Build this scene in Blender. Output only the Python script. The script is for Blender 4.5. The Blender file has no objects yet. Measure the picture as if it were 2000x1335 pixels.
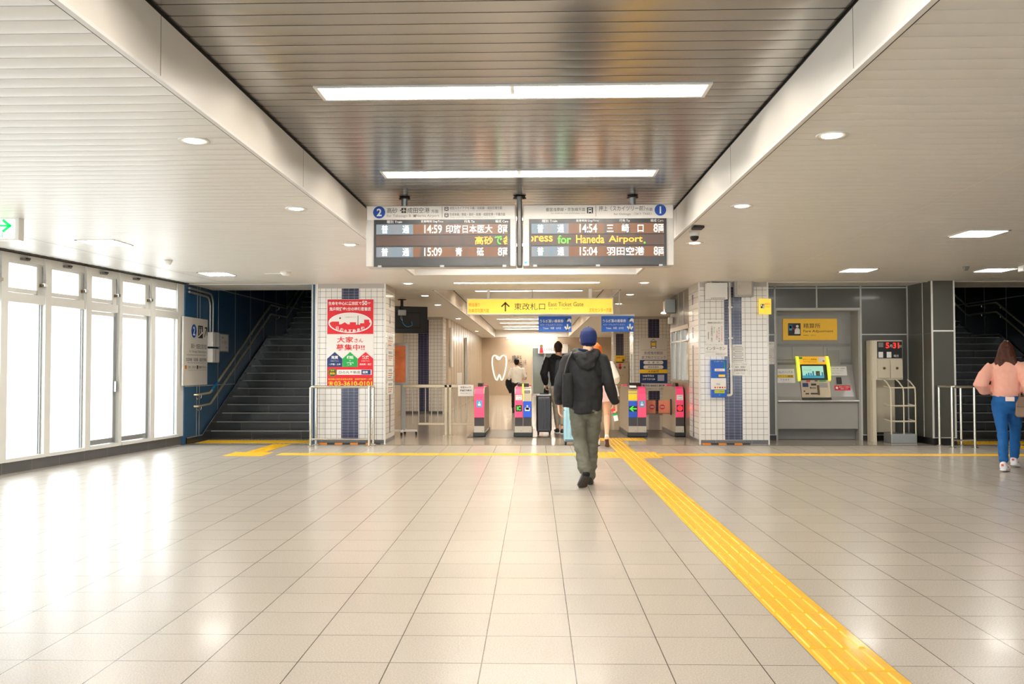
import bpy, bmesh, math, random
from mathutils import Vector, Matrix, noise
random.seed(7)
SC = bpy.context.scene
COL = SC.collection
R2D = math.radians

# ------------------------------------------------------------------ camera
FPX, HEYE, VPX, VPY, ROLL = 1745.0, 1.275, 1045.0, 718.0, 0.0015
_ps = math.atan2(VPX-1000, FPX)
_th = math.atan2(VPY-667.5, math.hypot(FPX, VPX-1000))
CF = Vector((-math.sin(_ps)*math.cos(_th), math.cos(_ps)*math.cos(_th), math.sin(_th)))
_r0 = Vector((math.cos(_ps), math.sin(_ps), 0)); _u0 = _r0.cross(CF)
CR = _r0*math.cos(ROLL) - _u0*math.sin(ROLL)
CU = _r0*math.sin(ROLL) + _u0*math.cos(ROLL)
cam = bpy.data.cameras.new('camera'); cam.sensor_width = 36; cam.sensor_fit = 'HORIZONTAL'
cam.lens = 36*FPX/2000; cam.clip_start = 0.05; cam.clip_end = 300
camo = bpy.data.objects.new('camera', cam); COL.objects.link(camo)
_m = Matrix((CR, CU, -CF)).transposed().to_4x4(); _m.translation = (0, 0, HEYE)
camo.matrix_world = _m
SC.camera = camo

# ------------------------------------------------------------------ world, exposure
SC.view_settings.view_transform = 'Standard'
SC.view_settings.look = 'None'
SC.view_settings.gamma = 1.0
SC.view_settings.use_curve_mapping = False
SC.view_settings.exposure = 1.5
SKY, LAMP, SPOT, PANEL = 1.95, 43.0, 7.0, 16.0
w = bpy.data.worlds.new('daylight'); SC.world = w; w.use_nodes = True
_bg = w.node_tree.nodes['Background']
_bg.inputs['Color'].default_value = (0.93, 0.97, 1.0, 1); _bg.inputs['Strength'].default_value = SKY
try:
    SC.cycles.max_bounces = 9; SC.cycles.diffuse_bounces = 5; SC.cycles.glossy_bounces = 4
    SC.cycles.transparent_max_bounces = 8; SC.cycles.sample_clamp_indirect = 6.0
    SC.cycles.caustics_reflective = False; SC.cycles.caustics_refractive = False
except Exception:
    pass

def at(x, y, Y):
    """the point of the plane at depth Y that the photograph shows at pixel (x, y)"""
    d = CF*FPX + CR*(x-1000) - CU*(y-667.5)
    t = Y/d.y
    return (d.x*t, HEYE + d.z*t)
def AX(x, Y): return at(x, 718, Y)[0]
def AZ(y, Y, x=1045): return at(x, y, Y)[1]

# ------------------------------------------------------------------ materials
def lin(c):
    return tuple(((v/255)/12.92 if v/255 <= 0.04045 else ((v/255+0.055)/1.055)**2.4) for v in c) + (1,)
def mat(name, rgb, rough=0.5, metal=0.0, spec=0.5, var=0.04, scale=8.0, coat=0.0, emit=0.0, bump=0.0, bscale=60.0, ecol=None, trans=0.0):
    m = bpy.data.materials.new(name); m.use_nodes = True
    n = m.node_tree.nodes; l = m.node_tree.links; b = n['Principled BSDF']
    b.inputs['Roughness'].default_value = rough; b.inputs['Metallic'].default_value = metal
    b.inputs['Specular IOR Level'].default_value = spec
    b.inputs['Coat Weight'].default_value = coat; b.inputs['Coat Roughness'].default_value = 0.08
    tc = n.new('ShaderNodeTexCoord'); nz = n.new('ShaderNodeTexNoise'); nz.inputs['Scale'].default_value = scale
    nz.inputs['Detail'].default_value = 3; l.new(tc.outputs['Object'], nz.inputs['Vector'])
    mx = n.new('ShaderNodeMix'); mx.data_type = 'RGBA'; c = lin(rgb)
    mx.inputs[6].default_value = tuple(v*(1-var) for v in c[:3])+(1,)
    mx.inputs[7].default_value = tuple(min(1, v*(1+var)) for v in c[:3])+(1,)
    l.new(nz.outputs['Fac'], mx.inputs[0]); l.new(mx.outputs[2], b.inputs['Base Color'])
    if emit:
        b.inputs['Emission Strength'].default_value = emit
        if ecol: b.inputs['Emission Color'].default_value = lin(ecol)
        else: l.new(mx.outputs[2], b.inputs['Emission Color'])
    if bump:
        nb = n.new('ShaderNodeTexNoise'); nb.inputs['Scale'].default_value = bscale; nb.inputs['Detail'].default_value = 4
        l.new(tc.outputs['Object'], nb.inputs['Vector'])
        bp = n.new('ShaderNodeBump'); bp.inputs['Strength'].default_value = bump; bp.inputs['Distance'].default_value = 0.01
        l.new(nb.outputs['Fac'], bp.inputs['Height']); l.new(bp.outputs['Normal'], b.inputs['Normal'])
    return m
def tilemat(name, tile, grout, bw, bh, mortar, rough=0.3, coat=0.0, var=0.05, shift=(0, 0), plane='xy', speck=0.0, bump=0.3, offset=0.0, spec=0.5, bf=2, tile2=None):
    m = bpy.data.materials.new(name); m.use_nodes = True
    n = m.node_tree.nodes; l = m.node_tree.links; b = n['Principled BSDF']
    b.inputs['Roughness'].default_value = rough; b.inputs['Coat Weight'].default_value = coat
    b.inputs['Coat Roughness'].default_value = 0.1; b.inputs['Specular IOR Level'].default_value = spec
    g = n.new('ShaderNodeNewGeometry'); sp = n.new('ShaderNodeSeparateXYZ'); l.new(g.outputs['Position'], sp.inputs[0])
    cb = n.new('ShaderNodeCombineXYZ')
    def add(a, k):
        q = n.new('ShaderNodeMath'); q.operation = 'ADD'; q.inputs[1].default_value = k; l.new(a, q.inputs[0]); return q.outputs[0]
    if plane == 'xy': l.new(add(sp.outputs[0], shift[0]), cb.inputs[0]); l.new(add(sp.outputs[1], shift[1]), cb.inputs[1])
    else:
        q = n.new('ShaderNodeMath'); q.operation = 'ADD'; l.new(sp.outputs[0], q.inputs[0]); l.new(sp.outputs[1], q.inputs[1])
        l.new(add(q.outputs[0], shift[0]), cb.inputs[0]); l.new(add(sp.outputs[2], shift[1]), cb.inputs[1])
    bk = n.new('ShaderNodeTexBrick'); l.new(cb.outputs[0], bk.inputs['Vector'])
    bk.offset = offset; bk.offset_frequency = bf; bk.squash = 1
    bk.inputs['Scale'].default_value = 1; bk.inputs['Brick Width'].default_value = bw; bk.inputs['Row Height'].default_value = bh
    bk.inputs['Mortar Size'].default_value = mortar; bk.inputs['Mortar Smooth'].default_value = 0.1
    c = lin(tile); c2 = lin(tile2) if tile2 else c
    bk.inputs['Color1'].default_value = tuple(v*(1-var) for v in c[:3])+(1,)
    bk.inputs['Color2'].default_value = tuple(min(1, v*(1+var)) for v in c2[:3])+(1,)
    bk.inputs['Mortar'].default_value = lin(grout)
    out = bk.outputs['Color']
    if speck:
        nz = n.new('ShaderNodeTexNoise'); nz.inputs['Scale'].default_value = 140; nz.inputs['Detail'].default_value = 3
        l.new(g.outputs['Position'], nz.inputs['Vector'])
        rp = n.new('ShaderNodeMapRange'); rp.inputs[1].default_value = 0.35; rp.inputs[2].default_value = 0.65
        rp.inputs[3].default_value = 1-speck; rp.inputs[4].default_value = 1+speck*0.5
        l.new(nz.outputs['Fac'], rp.inputs[0])
        mx = n.new('ShaderNodeVectorMath'); mx.operation = 'SCALE'; l.new(out, mx.inputs[0]); l.new(rp.outputs[0], mx.inputs['Scale'])
        out = mx.outputs[0]
    l.new(out, b.inputs['Base Color'])
    if bump:
        bp = n.new('ShaderNodeBump'); bp.inputs['Strength'].default_value = bump; bp.inputs['Distance'].default_value = 0.002; bp.invert = True
        l.new(bk.outputs['Fac'], bp.inputs['Height']); l.new(bp.outputs['Normal'], b.inputs['Normal'])
        l.new(bp.outputs['Normal'], b.inputs['Coat Normal'])
    return m

M_floor = tilemat('floor_tile', (190, 182, 171), (90, 82, 73), 0.4, 0.392, 0.0027, rough=0.27, coat=0.08, spec=0.32, var=0.025, shift=(0.634+40, -3.895+39.2), speck=0.16, bump=0.25)
M_floor2 = tilemat('inner_floor_tile', (186, 174, 156), (120, 106, 90), 0.6, 0.6, 0.002, rough=0.2, coat=0.4, var=0.03, shift=(30, 30), speck=0.1, bump=0.2)
M_ptile = tilemat('white_wall_tile', (226, 223, 218), (96, 88, 84), 0.0965, 0.0965, 0.0028, rough=0.22, coat=0.3, var=0.02, shift=(96.5+0.02, 9.65-0.06), plane='z', bump=0.4)
M_navy = tilemat('navy_wall_tile', (15, 21, 66), (160, 158, 178), 0.0965, 0.0483, 0.0016, rough=0.2, coat=0.4, var=0.12, shift=(96.5+0.02, 9.66-0.06), plane='z', bump=0.3)
M_tan = tilemat('tan_wall_panel', (196, 178, 152), (120, 104, 84), 0.9, 3.2, 0.004, rough=0.35, coat=0.2, var=0.03, shift=(90, 3.1), plane='z')
M_stone = tilemat('black_stone', (15, 14, 14), (92, 88, 82), 0.9, 8.0, 0.0035, rough=0.22, coat=0.3, var=0.15, shift=(60.17, 8.1), plane='z', bump=0.1)
M_stone2 = mat('black_stone_riser', (18, 17, 17), 0.25, coat=0.2, var=0.2, scale=30)
M_plinth = tilemat('grey_stone_plinth', (92, 92, 92), (140, 138, 134), 0.6, 0.3, 0.003, rough=0.3, coat=0.2, var=0.08, shift=(60, 6), plane='z')
M_nosing = mat('pale_stair_nosing', (150, 146, 138), 0.4)
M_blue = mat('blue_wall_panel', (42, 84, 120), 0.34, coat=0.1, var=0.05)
M_blueshade = mat('shaded_blue_wall_panel', (14, 26, 42), 0.35, coat=0.1, var=0.06)  # stairwell copy of the blue panels with the shade put into the colour
M_joint = mat('pale_panel_joint', (196, 196, 192), 0.4)
M_grey = mat('grey_wall_panel', (82, 80, 72), 0.3, coat=0.15, var=0.04)
M_niche = mat('light_grey_steel', (160, 158, 153), 0.4, metal=0.0, var=0.03, coat=0.1)
M_black = mat('black_base', (17, 16, 16), 0.35)
M_white = mat('white_paint', (226, 224, 220), 0.4, var=0.02)
M_frame = mat('window_frame_white', (222, 221, 216), 0.35, var=0.02)
M_sill = mat('aluminium_grey', (168, 170, 170), 0.35, metal=0.6)
M_ceilw = mat('white_ceiling_slat', (226, 224, 219), 0.36, spec=0.42, coat=0.0, var=0.015)
M_ceild = mat('dark_metal_ceiling_slat', (156, 153, 149), 0.22, metal=0.85, var=0.05, scale=3)
M_fascia = mat('fascia_panel', (222, 217, 209), 0.35, var=0.015)
M_gap = mat('shadow_gap', (52, 48, 44), 0.6)
M_steel = mat('brushed_steel', (190, 186, 178), 0.28, metal=0.9, var=0.06, scale=25)
M_gatest = mat('satin_beige_steel', (178, 164, 140), 0.32, metal=0.55, var=0.05, scale=14)
M_rail = mat('warm_rail_steel', (220, 208, 172), 0.3, metal=0.55)
M_chrome = mat('polished_rail_steel', (205, 200, 186), 0.18, metal=1.0)
M_lamp = mat('lit_tube', (255, 244, 228), 0.4, emit=LAMP, ecol=(255, 247, 237))
M_lampb = mat('lamp_reflector', (250, 246, 238), 0.35, emit=0.05, ecol=(255, 240, 220))
M_spot = mat('lit_downlight', (255, 240, 214), 0.4, emit=SPOT, ecol=(255, 236, 206))
M_panel = mat('lit_panel_light', (255, 250, 240), 0.4, emit=PANEL, ecol=(255, 251, 244))
M_yel = mat('tactile_yellow', (236, 184, 34), 0.45, var=0.05, scale=20, coat=0.1)
M_glass = bpy.data.materials.new('window_pane_glass'); M_glass.use_nodes = True
_n = M_glass.node_tree.nodes; _l = M_glass.node_tree.links; _n.clear()
_o = _n.new('ShaderNodeOutputMaterial'); _t = _n.new('ShaderNodeBsdfTransparent'); _g = _n.new('ShaderNodeBsdfGlossy'); _x = _n.new('ShaderNodeMixShader')
_t.inputs[0].default_value = (0.97, 0.985, 0.98, 1); _g.inputs['Roughness'].default_value = 0.02
_f = _n.new('ShaderNodeLayerWeight'); _q = _n.new('ShaderNodeMath'); _q.operation = 'POWER'; _q.inputs[1].default_value = 5
_l.new(_f.outputs['Facing'], _q.inputs[0]); _l.new(_q.outputs[0], _x.inputs[0]); _l.new(_t.outputs[0], _x.inputs[1]); _l.new(_g.outputs[0], _x.inputs[2]); _l.new(_x.outputs[0], _o.inputs[0])
def flat(name, rgb, rough=0.5, **k): return mat(name, rgb, rough, var=k.pop('var', 0.015), **k)
I_blk = flat('black_print', (34, 32, 30)); I_wht = flat('white_print', (240, 239, 235)); I_gry = flat('grey_print', (120, 118, 114))
I_red = flat('red_print', (216, 22, 40)); I_blu = flat('blue_print', (16, 72, 168)); I_yel = flat('yellow_print', (242, 200, 40))
I_org = flat('orange_print', (226, 130, 20)); I_grn = flat('green_print', (12, 166, 72)); I_nav = flat('navy_print', (24, 52, 110))
I_bwn = flat('brown_print', (96, 72, 20)); I_cyn = flat('light_blue_print', (60, 160, 214)); I_pnk = flat('pink_print', (236, 70, 120))
I_lim = flat('lime_print', (196, 206, 40))
P_wht = flat('white_paper', (232, 230, 226), 0.6); P_sgn = flat('sign_white', (214, 210, 203), 0.45)

# ------------------------------------------------------------------ mesh builder
WM = {}
def link(o): COL.objects.link(o); return o
def props(o, label=None, cat=None, group=None, kind=None):
    if label: o['label'] = label
    if cat: o['category'] = cat
    if group: o['group'] = group
    if kind: o['kind'] = kind
    return o
def thing(name, label, cat, loc=(0, 0, 0), rz=0.0, group=None):
    o = link(bpy.data.objects.new(name, None)); o.empty_display_size = 0.1
    o.location = loc; o.rotation_euler = (0, 0, rz)
    WM[o.name] = Matrix.Translation(loc) @ Matrix.Rotation(rz, 4, 'Z')
    return props(o, label, cat, group)
def copy_tree(o, parent=None):
    c = o.copy(); link(c); c.parent = parent
    WM[c.name] = WM.get(o.name, Matrix())
    for ch in [q for q in bpy.data.objects if q.parent == o]: copy_tree(ch, c)
    return c
def moved(o, loc, rz=0.0, label=None):
    c = copy_tree(o); c.location = loc; c.rotation_euler = (0, 0, rz)
    if label: c['label'] = label
    return c
_TX = {}
def textmesh(s, bold=0.0):
    k = (s, bold)
    if k not in _TX:
        cu = bpy.data.curves.new('lettering', 'FONT'); cu.body = s; cu.offset = bold; cu.resolution_u = 3
        o = link(bpy.data.objects.new('lettering', cu)); bpy.context.view_layer.update()
        dg = bpy.context.evaluated_depsgraph_get()
        me = bpy.data.meshes.new_from_object(o.evaluated_get(dg))
        vs = [(v.co.x, v.co.y) for v in me.vertices]; fs = [tuple(p.vertices) for p in me.polygons]
        bpy.data.meshes.remove(me); bpy.data.objects.remove(o); bpy.data.curves.remove(cu)
        _TX[k] = (vs, fs)
    return _TX[k]
class MB:
    def __init__(s, T=None): s.v = []; s.f = []; s.k = []; s.s = []; s.mats = []; s.T = T; s.lines = []
    def mi(s, m):
        if m not in s.mats: s.mats.append(m)
        return s.mats.index(m)
    def add(s, vs, fs, m, sm=False):
        b = len(s.v)
        for v in vs:
            v = Vector(v); s.v.append(s.T @ v if s.T is not None else v)
        k = s.mi(m)
        for f in fs: s.f.append([b+i for i in f]); s.k.append(k); s.s.append(sm)
        return s
    def box(s, x0, x1, y0, y1, z0, z1, m):
        return s.add([(x, y, z) for x in (x0, x1) for y in (y0, y1) for z in (z0, z1)],
                     [(0, 1, 3, 2), (4, 6, 7, 5), (0, 4, 5, 1), (2, 3, 7, 6), (0, 2, 6, 4), (1, 5, 7, 3)], m)
    def rbox(s, x0, x1, y0, y1, z0, z1, m, r=0.01, seg=2):
        bm = bmesh.new(); bmesh.ops.create_cube(bm, size=1)
        for v in bm.verts: v.co = Vector(((x0+x1)/2+v.co.x*(x1-x0), (y0+y1)/2+v.co.y*(y1-y0), (z0+z1)/2+v.co.z*(z1-z0)))
        r = min(r, 0.49*min(abs(x1-x0), abs(y1-y0), abs(z1-z0)))
        bmesh.ops.bevel(bm, geom=list(bm.edges), offset=r, segments=seg, affect='EDGES', profile=0.5)
        bm.verts.index_update()
        s.add([v.co.copy() for v in bm.verts], [[v.index for v in f.verts] for f in bm.faces], m); bm.free(); return s
    def prism(s, pts, ax, a0, a1, m, sm=False):
        n = len(pts)
        def q(p, a): return {'x': (a, p[0], p[1]), 'y': (p[0], a, p[1]), 'z': (p[0], p[1], a)}[ax]
        return s.add([q(p, a0) for p in pts]+[q(p, a1) for p in pts],
                     [tuple(range(n))[::-1], tuple(range(n, 2*n))]+[(i, (i+1) % n, n+(i+1) % n, n+i) for i in range(n)], m, sm)
    def cyl(s, p0, p1, r, m, n=16, r2=None, sm=True):
        p0 = Vector(p0); p1 = Vector(p1); t = (p1-p0).normalized(); r2 = r if r2 is None else r2
        a = t.orthogonal().normalized(); b = t.cross(a)
        A = [p0+(a*math.cos(2*math.pi*i/n)+b*math.sin(2*math.pi*i/n))*r for i in range(n)]
        B = [p1+(a*math.cos(2*math.pi*i/n)+b*math.sin(2*math.pi*i/n))*r2 for i in range(n)]
        s.add(A+B, [(i, (i+1) % n, n+(i+1) % n, n+i) for i in range(n)], m, sm)
        return s.add(A+B, [tuple(range(n))[::-1], tuple(range(n, 2*n))], m)
    def tube(s, pts, r, m, n=10, fil=0.0):
        P = [Vector(p) for p in pts]
        if fil:
            Q = [P[0]]
            for i in range(1, len(P)-1):
                a = (P[i-1]-P[i]); b = (P[i+1]-P[i]); d = min(fil, a.length*0.45, b.length*0.45)
                A = P[i]+a.normalized()*d; B = P[i]+b.normalized()*d
                for k in range(6):
                    u = k/5; Q.append(A*(1-u)**2+P[i]*2*u*(1-u)+B*u*u)
            P = Q+[P[-1]]
        vs = []; a = None
        for i, p in enumerate(P):
            t = ((P[i]-P[i-1]).normalized() if i else Vector()) + ((P[i+1]-P[i]).normalized() if i < len(P)-1 else Vector())
            t.normalize()
            a = t.orthogonal().normalized() if a is None else (a-t*a.dot(t)).normalized()
            b = t.cross(a)
            vs += [p+(a*math.cos(2*math.pi*k/n)+b*math.sin(2*math.pi*k/n))*r for k in range(n)]
        fs = [(i*n+k, i*n+(k+1) % n, (i+1)*n+(k+1) % n, (i+1)*n+k) for i in range(len(P)-1) for k in range(n)]
        s.add(vs, fs, m, True)
        return s.add(vs[:n]+vs[-n:], [tuple(range(n))[::-1], tuple(range(n, 2*n))], m)
    def lathe(s, prof, c, m, n=24, axis='z', sm=True):
        vs = []
        for r, h in prof:
            for k in range(n):
                a = 2*math.pi*k/n; x, y = r*math.cos(a), r*math.sin(a)
                vs.append(Vector(c)+Vector({'z': (x, y, h), 'y': (x, h, y), 'x': (h, x, y)}[axis]))
        L = len(prof)
        return s.add(vs, [(i*n+k, i*n+(k+1) % n, (i+1)*n+(k+1) % n, (i+1)*n+k) for i in range(L-1) for k in range(n)]
                     + [tuple(range(n))[::-1], tuple(range((L-1)*n, L*n))], m, sm)
    def ball(s, c, r, m, n=12, sc=(1, 1, 1)):
        vs = []; fs = []
        for i in range(n+1):
            th = math.pi*i/n
            for k in range(2*n):
                a = math.pi*k/n
                vs.append((c[0]+r*sc[0]*math.sin(th)*math.cos(a), c[1]+r*sc[1]*math.sin(th)*math.sin(a), c[2]+r*sc[2]*math.cos(th)))
        for i in range(n):
            for k in range(2*n): fs.append((i*2*n+k, i*2*n+(k+1) % (2*n), (i+1)*2*n+(k+1) % (2*n), (i+1)*2*n+k))
        return s.add(vs, fs, m, True)
    # flat print in a plane: F = (origin, right, up)
    def poly(s, F, pts, m): return s.add([F[0]+F[1]*a+F[2]*b for a, b in pts], [tuple(range(len(pts)))], m)
    def rect(s, F, a0, a1, b0, b1, m): return s.poly(F, [(a0, b0), (a1, b0), (a1, b1), (a0, b1)], m)
    def disc(s, F, a, b, r, m, n=28, rb=None):
        rb = rb or r
        return s.poly(F, [(a+r*math.cos(2*math.pi*i/n), b+rb*math.sin(2*math.pi*i/n)) for i in range(n)], m)
    def line(s, F, pts, w, m):
        for (a0, b0), (a1, b1) in zip(pts[:-1], pts[1:]):
            d = Vector((a1-a0, b1-b0)); L = d.length
            if L < 1e-9: continue
            d /= L; q = Vector((-d.y, d.x))*w/2; e = d*w*0.5
            s.poly(F, [(a0-e.x+q.x, b0-e.y+q.y), (a0-e.x-q.x, b0-e.y-q.y), (a1+e.x-q.x, b1+e.y-q.y), (a1+e.x+q.x, b1+e.y+q.y)], m)
        return s
    def text(s, F, t, a, b, m, h=None, w=None, bold=0.0, al='C', clip=None):
        """t centred (or left 'L' / right 'R') on a, vertically centred on b; h = height of the letters, w = width"""
        vs, fs = textmesh(t, bold)
        if not vs: return s
        x0 = min(v[0] for v in vs); x1 = max(v[0] for v in vs); y0 = min(v[1] for v in vs); y1 = max(v[1] for v in vs)
        sx = w/(x1-x0) if w else None; sy = h/(y1-y0) if h else None
        sx = sx or sy; sy = sy or sx
        ox = {'C': (x0+x1)/2, 'L': x0, 'R': x1}[al]; oy = (y0+y1)/2
        P = [(a+(v[0]-ox)*sx, b+(v[1]-oy)*sy) for v in vs]
        if clip:
            bm = bmesh.new(); q = [bm.verts.new((p[0], p[1], 0)) for p in P]
            for f in fs:
                try: bm.faces.new([q[i] for i in f])
                except ValueError: pass
            for c, sg in ((clip[0], -1), (clip[1], 1)):
                bmesh.ops.bisect_plane(bm, geom=list(bm.verts)+list(bm.edges)+list(bm.faces), plane_co=(c, 0, 0), plane_no=(sg, 0, 0), clear_outer=True)
            bm.verts.index_update(); P = [(v.co.x, v.co.y) for v in bm.verts]; fs = [[v.index for v in f.verts] for f in bm.faces]; bm.free()
        q = MB(s.T); q.add([F[0]+F[1]*p[0]+F[2]*p[1] for p in P], fs, m); s.lines.append(q)
        return s
    def build(s, name, parent=None, local=False, label=None, cat=None, group=None, kind=None, bevel=0.0, origin=None):
        if s.lines and name in ('lettering', 'column_heading', 'led_lettering', 'letters'):      # each line of writing is a part of its own
            L = s.lines; s.lines = []
            if not s.f: s.__dict__.update(L[0].__dict__); L = L[1:]
            for q in L: q.lines = []; q.build(name, parent, local)
        for q in s.lines:
            b = len(s.v); s.v += q.v
            for f in q.f: s.f.append([b+i for i in f]); s.k.append(s.mi(q.mats[0])); s.s.append(False)
        me = bpy.data.meshes.new(name); o = bpy.data.objects.new(name, me)
        vs = s.v; W = Matrix()
        if parent is not None:
            W = WM.get(parent.name, Matrix())
            if not local: inv = W.inverted(); vs = [inv @ v for v in vs]
            o.parent = parent
        elif not local and kind != 'structure':
            if origin is None:
                xs = [v.x for v in vs]; ys = [v.y for v in vs]; zs = [v.z for v in vs]
                origin = Vector(((min(xs)+max(xs))/2, (min(ys)+max(ys))/2, min(zs)))
            origin = Vector(origin); vs = [v-origin for v in vs]; o.location = origin; W = Matrix.Translation(origin)
        me.from_pydata([tuple(v) for v in vs], [], s.f)
        for m in s.mats: me.materials.append(m)
        me.polygons.foreach_set('material_index', s.k); me.polygons.foreach_set('use_smooth', s.s)
        me.update(); link(o); WM[o.name] = W
        if bevel:
            b = o.modifiers.new('bevel', 'BEVEL'); b.width = bevel; b.segments = 2; b.limit_method = 'ANGLE'
        return props(o, label, cat, group, kind)
X1, Y1, Z1 = Vector((1, 0, 0)), Vector((0, 1, 0)), Vector((0, 0, 1))
def FY(y): return (Vector((0, y, 0)), X1, Z1)           # a plane facing the camera at depth y
def struct(mb, name, parent=None, **k): return mb.build(name, parent, kind='structure' if parent is None else None, **k)
# ------------------------------------------------------------------ the setting
WA = Vector((-6.41, 10.55, 0)); WU = Vector((0.11043, 0.99388, 0)); WN = Vector((-0.99388, 0.11043, 0))
WT = Matrix((WU, WN, Z1)).transposed().to_4x4(); WT.translation = WA          # local (along, outwards, up)
def wall_x(y): return WA.x + (y-WA.y)*WU.x/WU.y
ZC, ZR = 2.70, 3.03            # side ceilings, raised middle ceiling
XL, XR = -1.835, 1.535         # the raised middle
YT = 14.76                     # threshold between concourse and gates

mb = MB(); mb.box(-8.6, 10.1, -6, YT, -0.06, 0, M_floor); struct(mb, 'floor')
mb = MB(); mb.box(-6.0, 10.1, YT, 42.2, -0.06, 0, M_floor2); struct(mb, 'floor')
mb = MB()
mb.box(-5.9, -4.3, YT-0.008, YT+0.022, 0, 0.003, M_gap); mb.box(-4.0, 6.6, YT-0.008, YT+0.022, 0, 0.003, M_gap); mb.box(6.9, 9.98, YT-0.008, YT+0.022, 0, 0.003, M_gap)
struct(mb, 'trim_1')
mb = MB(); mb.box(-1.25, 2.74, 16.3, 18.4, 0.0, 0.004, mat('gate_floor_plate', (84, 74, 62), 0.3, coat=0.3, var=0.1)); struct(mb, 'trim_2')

def slats(name, x0, x1, y0, y1, z, m, pitch=0.145, holes=(), bulge=0.0034, gap=0.008):
    ys = []; y = y0
    def zz(yy):
        u = ((yy-y0) % pitch)/pitch
        if u < 0.05 or u > 0.995: return z+gap
        v = (u-0.05)/0.945
        return z-bulge*4*v*(1-v)*(0.55+0.45*v)+bulge*0.3
    n = int((y1-y0)/pitch)+1
    for i in range(n):
        for u in (0, 0.049, 0.051, 0.12, 0.22, 0.34, 0.46, 0.58, 0.7, 0.8, 0.9, 0.97, 0.9945, 0.9955):
            q = y0+(i+u)*pitch
            if q < y1: ys.append(q)
    ys.append(y1)
    for h in holes: ys += [h[2], h[3]]
    ys = sorted(set(round(q, 5) for q in ys if y0 <= q <= y1))
    b = MB()
    for ya, yb in zip(ys[:-1], ys[1:]):
        ym = (ya+yb)/2
        xa0, xb0 = (x0(ya), x0(yb)) if callable(x0) else (x0, x0)
        cuts = sorted((h[0], h[1]) for h in holes if h[2] < ym < h[3])
        xs = []; cur = None
        L = [(None, None)]
        segs = []; left = None
        for c in cuts: segs.append((left, c[0])); left = c[1]
        segs.append((left, x1))
        za, zb = zz(ya+1e-6), zz(yb-1e-6)
        for s0, s1 in segs:
            a0 = xa0 if s0 is None else s0; b0 = xb0 if s0 is None else s0
            if s1-max(a0, b0) < 1e-4: continue
            b.add([(a0, ya, za), (s1, ya, za), (s1, yb, zb), (b0, yb, zb)], [(0, 1, 2, 3)], m)
    return struct(b, name)
LAMPS1 = [(-1.36, 1.08, y, y+0.245) for y in (3.11, 5.505, 7.90, 10.30, 12.55)]
LAMPS2 = [(-1.36, 1.08, y, y+0.2) for y in (20.2, 23.1, 26.1, 29.1, 32.0, 34.8, 37.9, 40.2)]
LAMP0 = [(-1.36, 1.08, 14.82, 14.98)]
slats('ceiling', lambda y: wall_x(y)-0.1 if y < 14.86 else -5.9, XL, -6, 16.02, ZC, M_ceilw, bulge=0.0042)
slats('ceiling', XR, 10.0, -6, 16.02, ZC, M_ceilw, bulge=0.0017, gap=0.005)
slats('ceiling', XL, XR, -6, 13.6, ZR, M_ceild, holes=LAMPS1, pitch=0.14, bulge=0.0014, gap=0.005)
slats('ceiling', XL, XR, 13.6, 16.3, ZC, M_ceilw, holes=LAMP0)
slats('ceiling', -3.76, XL, 16.02, 42, ZC, M_ceilw, pitch=0.29)
slats('ceiling', XR, 4.2, 16.02, 42, ZC, M_ceilw, pitch=0.29)
slats('ceiling', XL, XR, 16.3, 41, ZR, M_ceilw, pitch=0.29, holes=LAMPS2)
slats('ceiling', XL, XR, 41, 42, ZC, M_ceilw, pitch=0.29)
# fascias of the raised middle with their shadow gaps and lower lips
M_fasw = mat('warm_fascia_panel', (206, 190, 164), 0.35, var=0.03)
for nm, xx, sg, ya, yb, fm in (('wall_fascia_left', XL, -1, -6, 13.6, M_fascia), ('wall_fascia_right', XR, 1, -6, 13.6, M_fascia),
                               ('wall_inner_fascia_left', XL, -1, 16.3, 41, M_fasw), ('wall_inner_fascia_right', XR, 1, 16.3, 41, M_fasw)):
    b = MB(); b.box(min(xx, xx+sg*0.03), max(xx, xx+sg*0.03), ya, yb, ZC-0.004, ZR-0.02, fm)
    b.box(min(xx+sg*0.012, xx+sg*0.03), max(xx+sg*0.012, xx+sg*0.03), ya, yb, ZR-0.02, ZR+0.02, M_gap)
    b.box(min(xx-sg*0.008, xx+sg*0.02), max(xx-sg*0.008, xx+sg*0.02), ya, yb, ZC-0.014, ZC+0.004, M_white)
    b.box(min(xx+sg*0.02, xx+sg*0.034), max(xx+sg*0.02, xx+sg*0.034), ya, yb, ZC-0.007, ZC+0.004, M_gap)
    y = math.ceil(ya/2.4)*2.4+1.0
    while y < yb-0.2:
        b.box(min(xx-sg*0.001, xx), max(xx-sg*0.001, xx), y-0.0025, y+0.0025, ZC, ZR-0.02, I_gry); y += 2.7
    struct(b, nm)
b = MB(); b.box(XL, XR, 13.6, 13.63, ZC-0.004, ZR, M_white); struct(b, 'wall_fascia_far')
b = MB(); b.box(XL, XR, 16.27, 16.3, ZC-0.004, ZR, M_fasw); struct(b, 'wall_inner_fascia_near')
b = MB(); b.box(XL, XR, 41, 41.03, ZC-0.004, ZR, M_white); struct(b, 'wall_inner_fascia_far')
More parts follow.
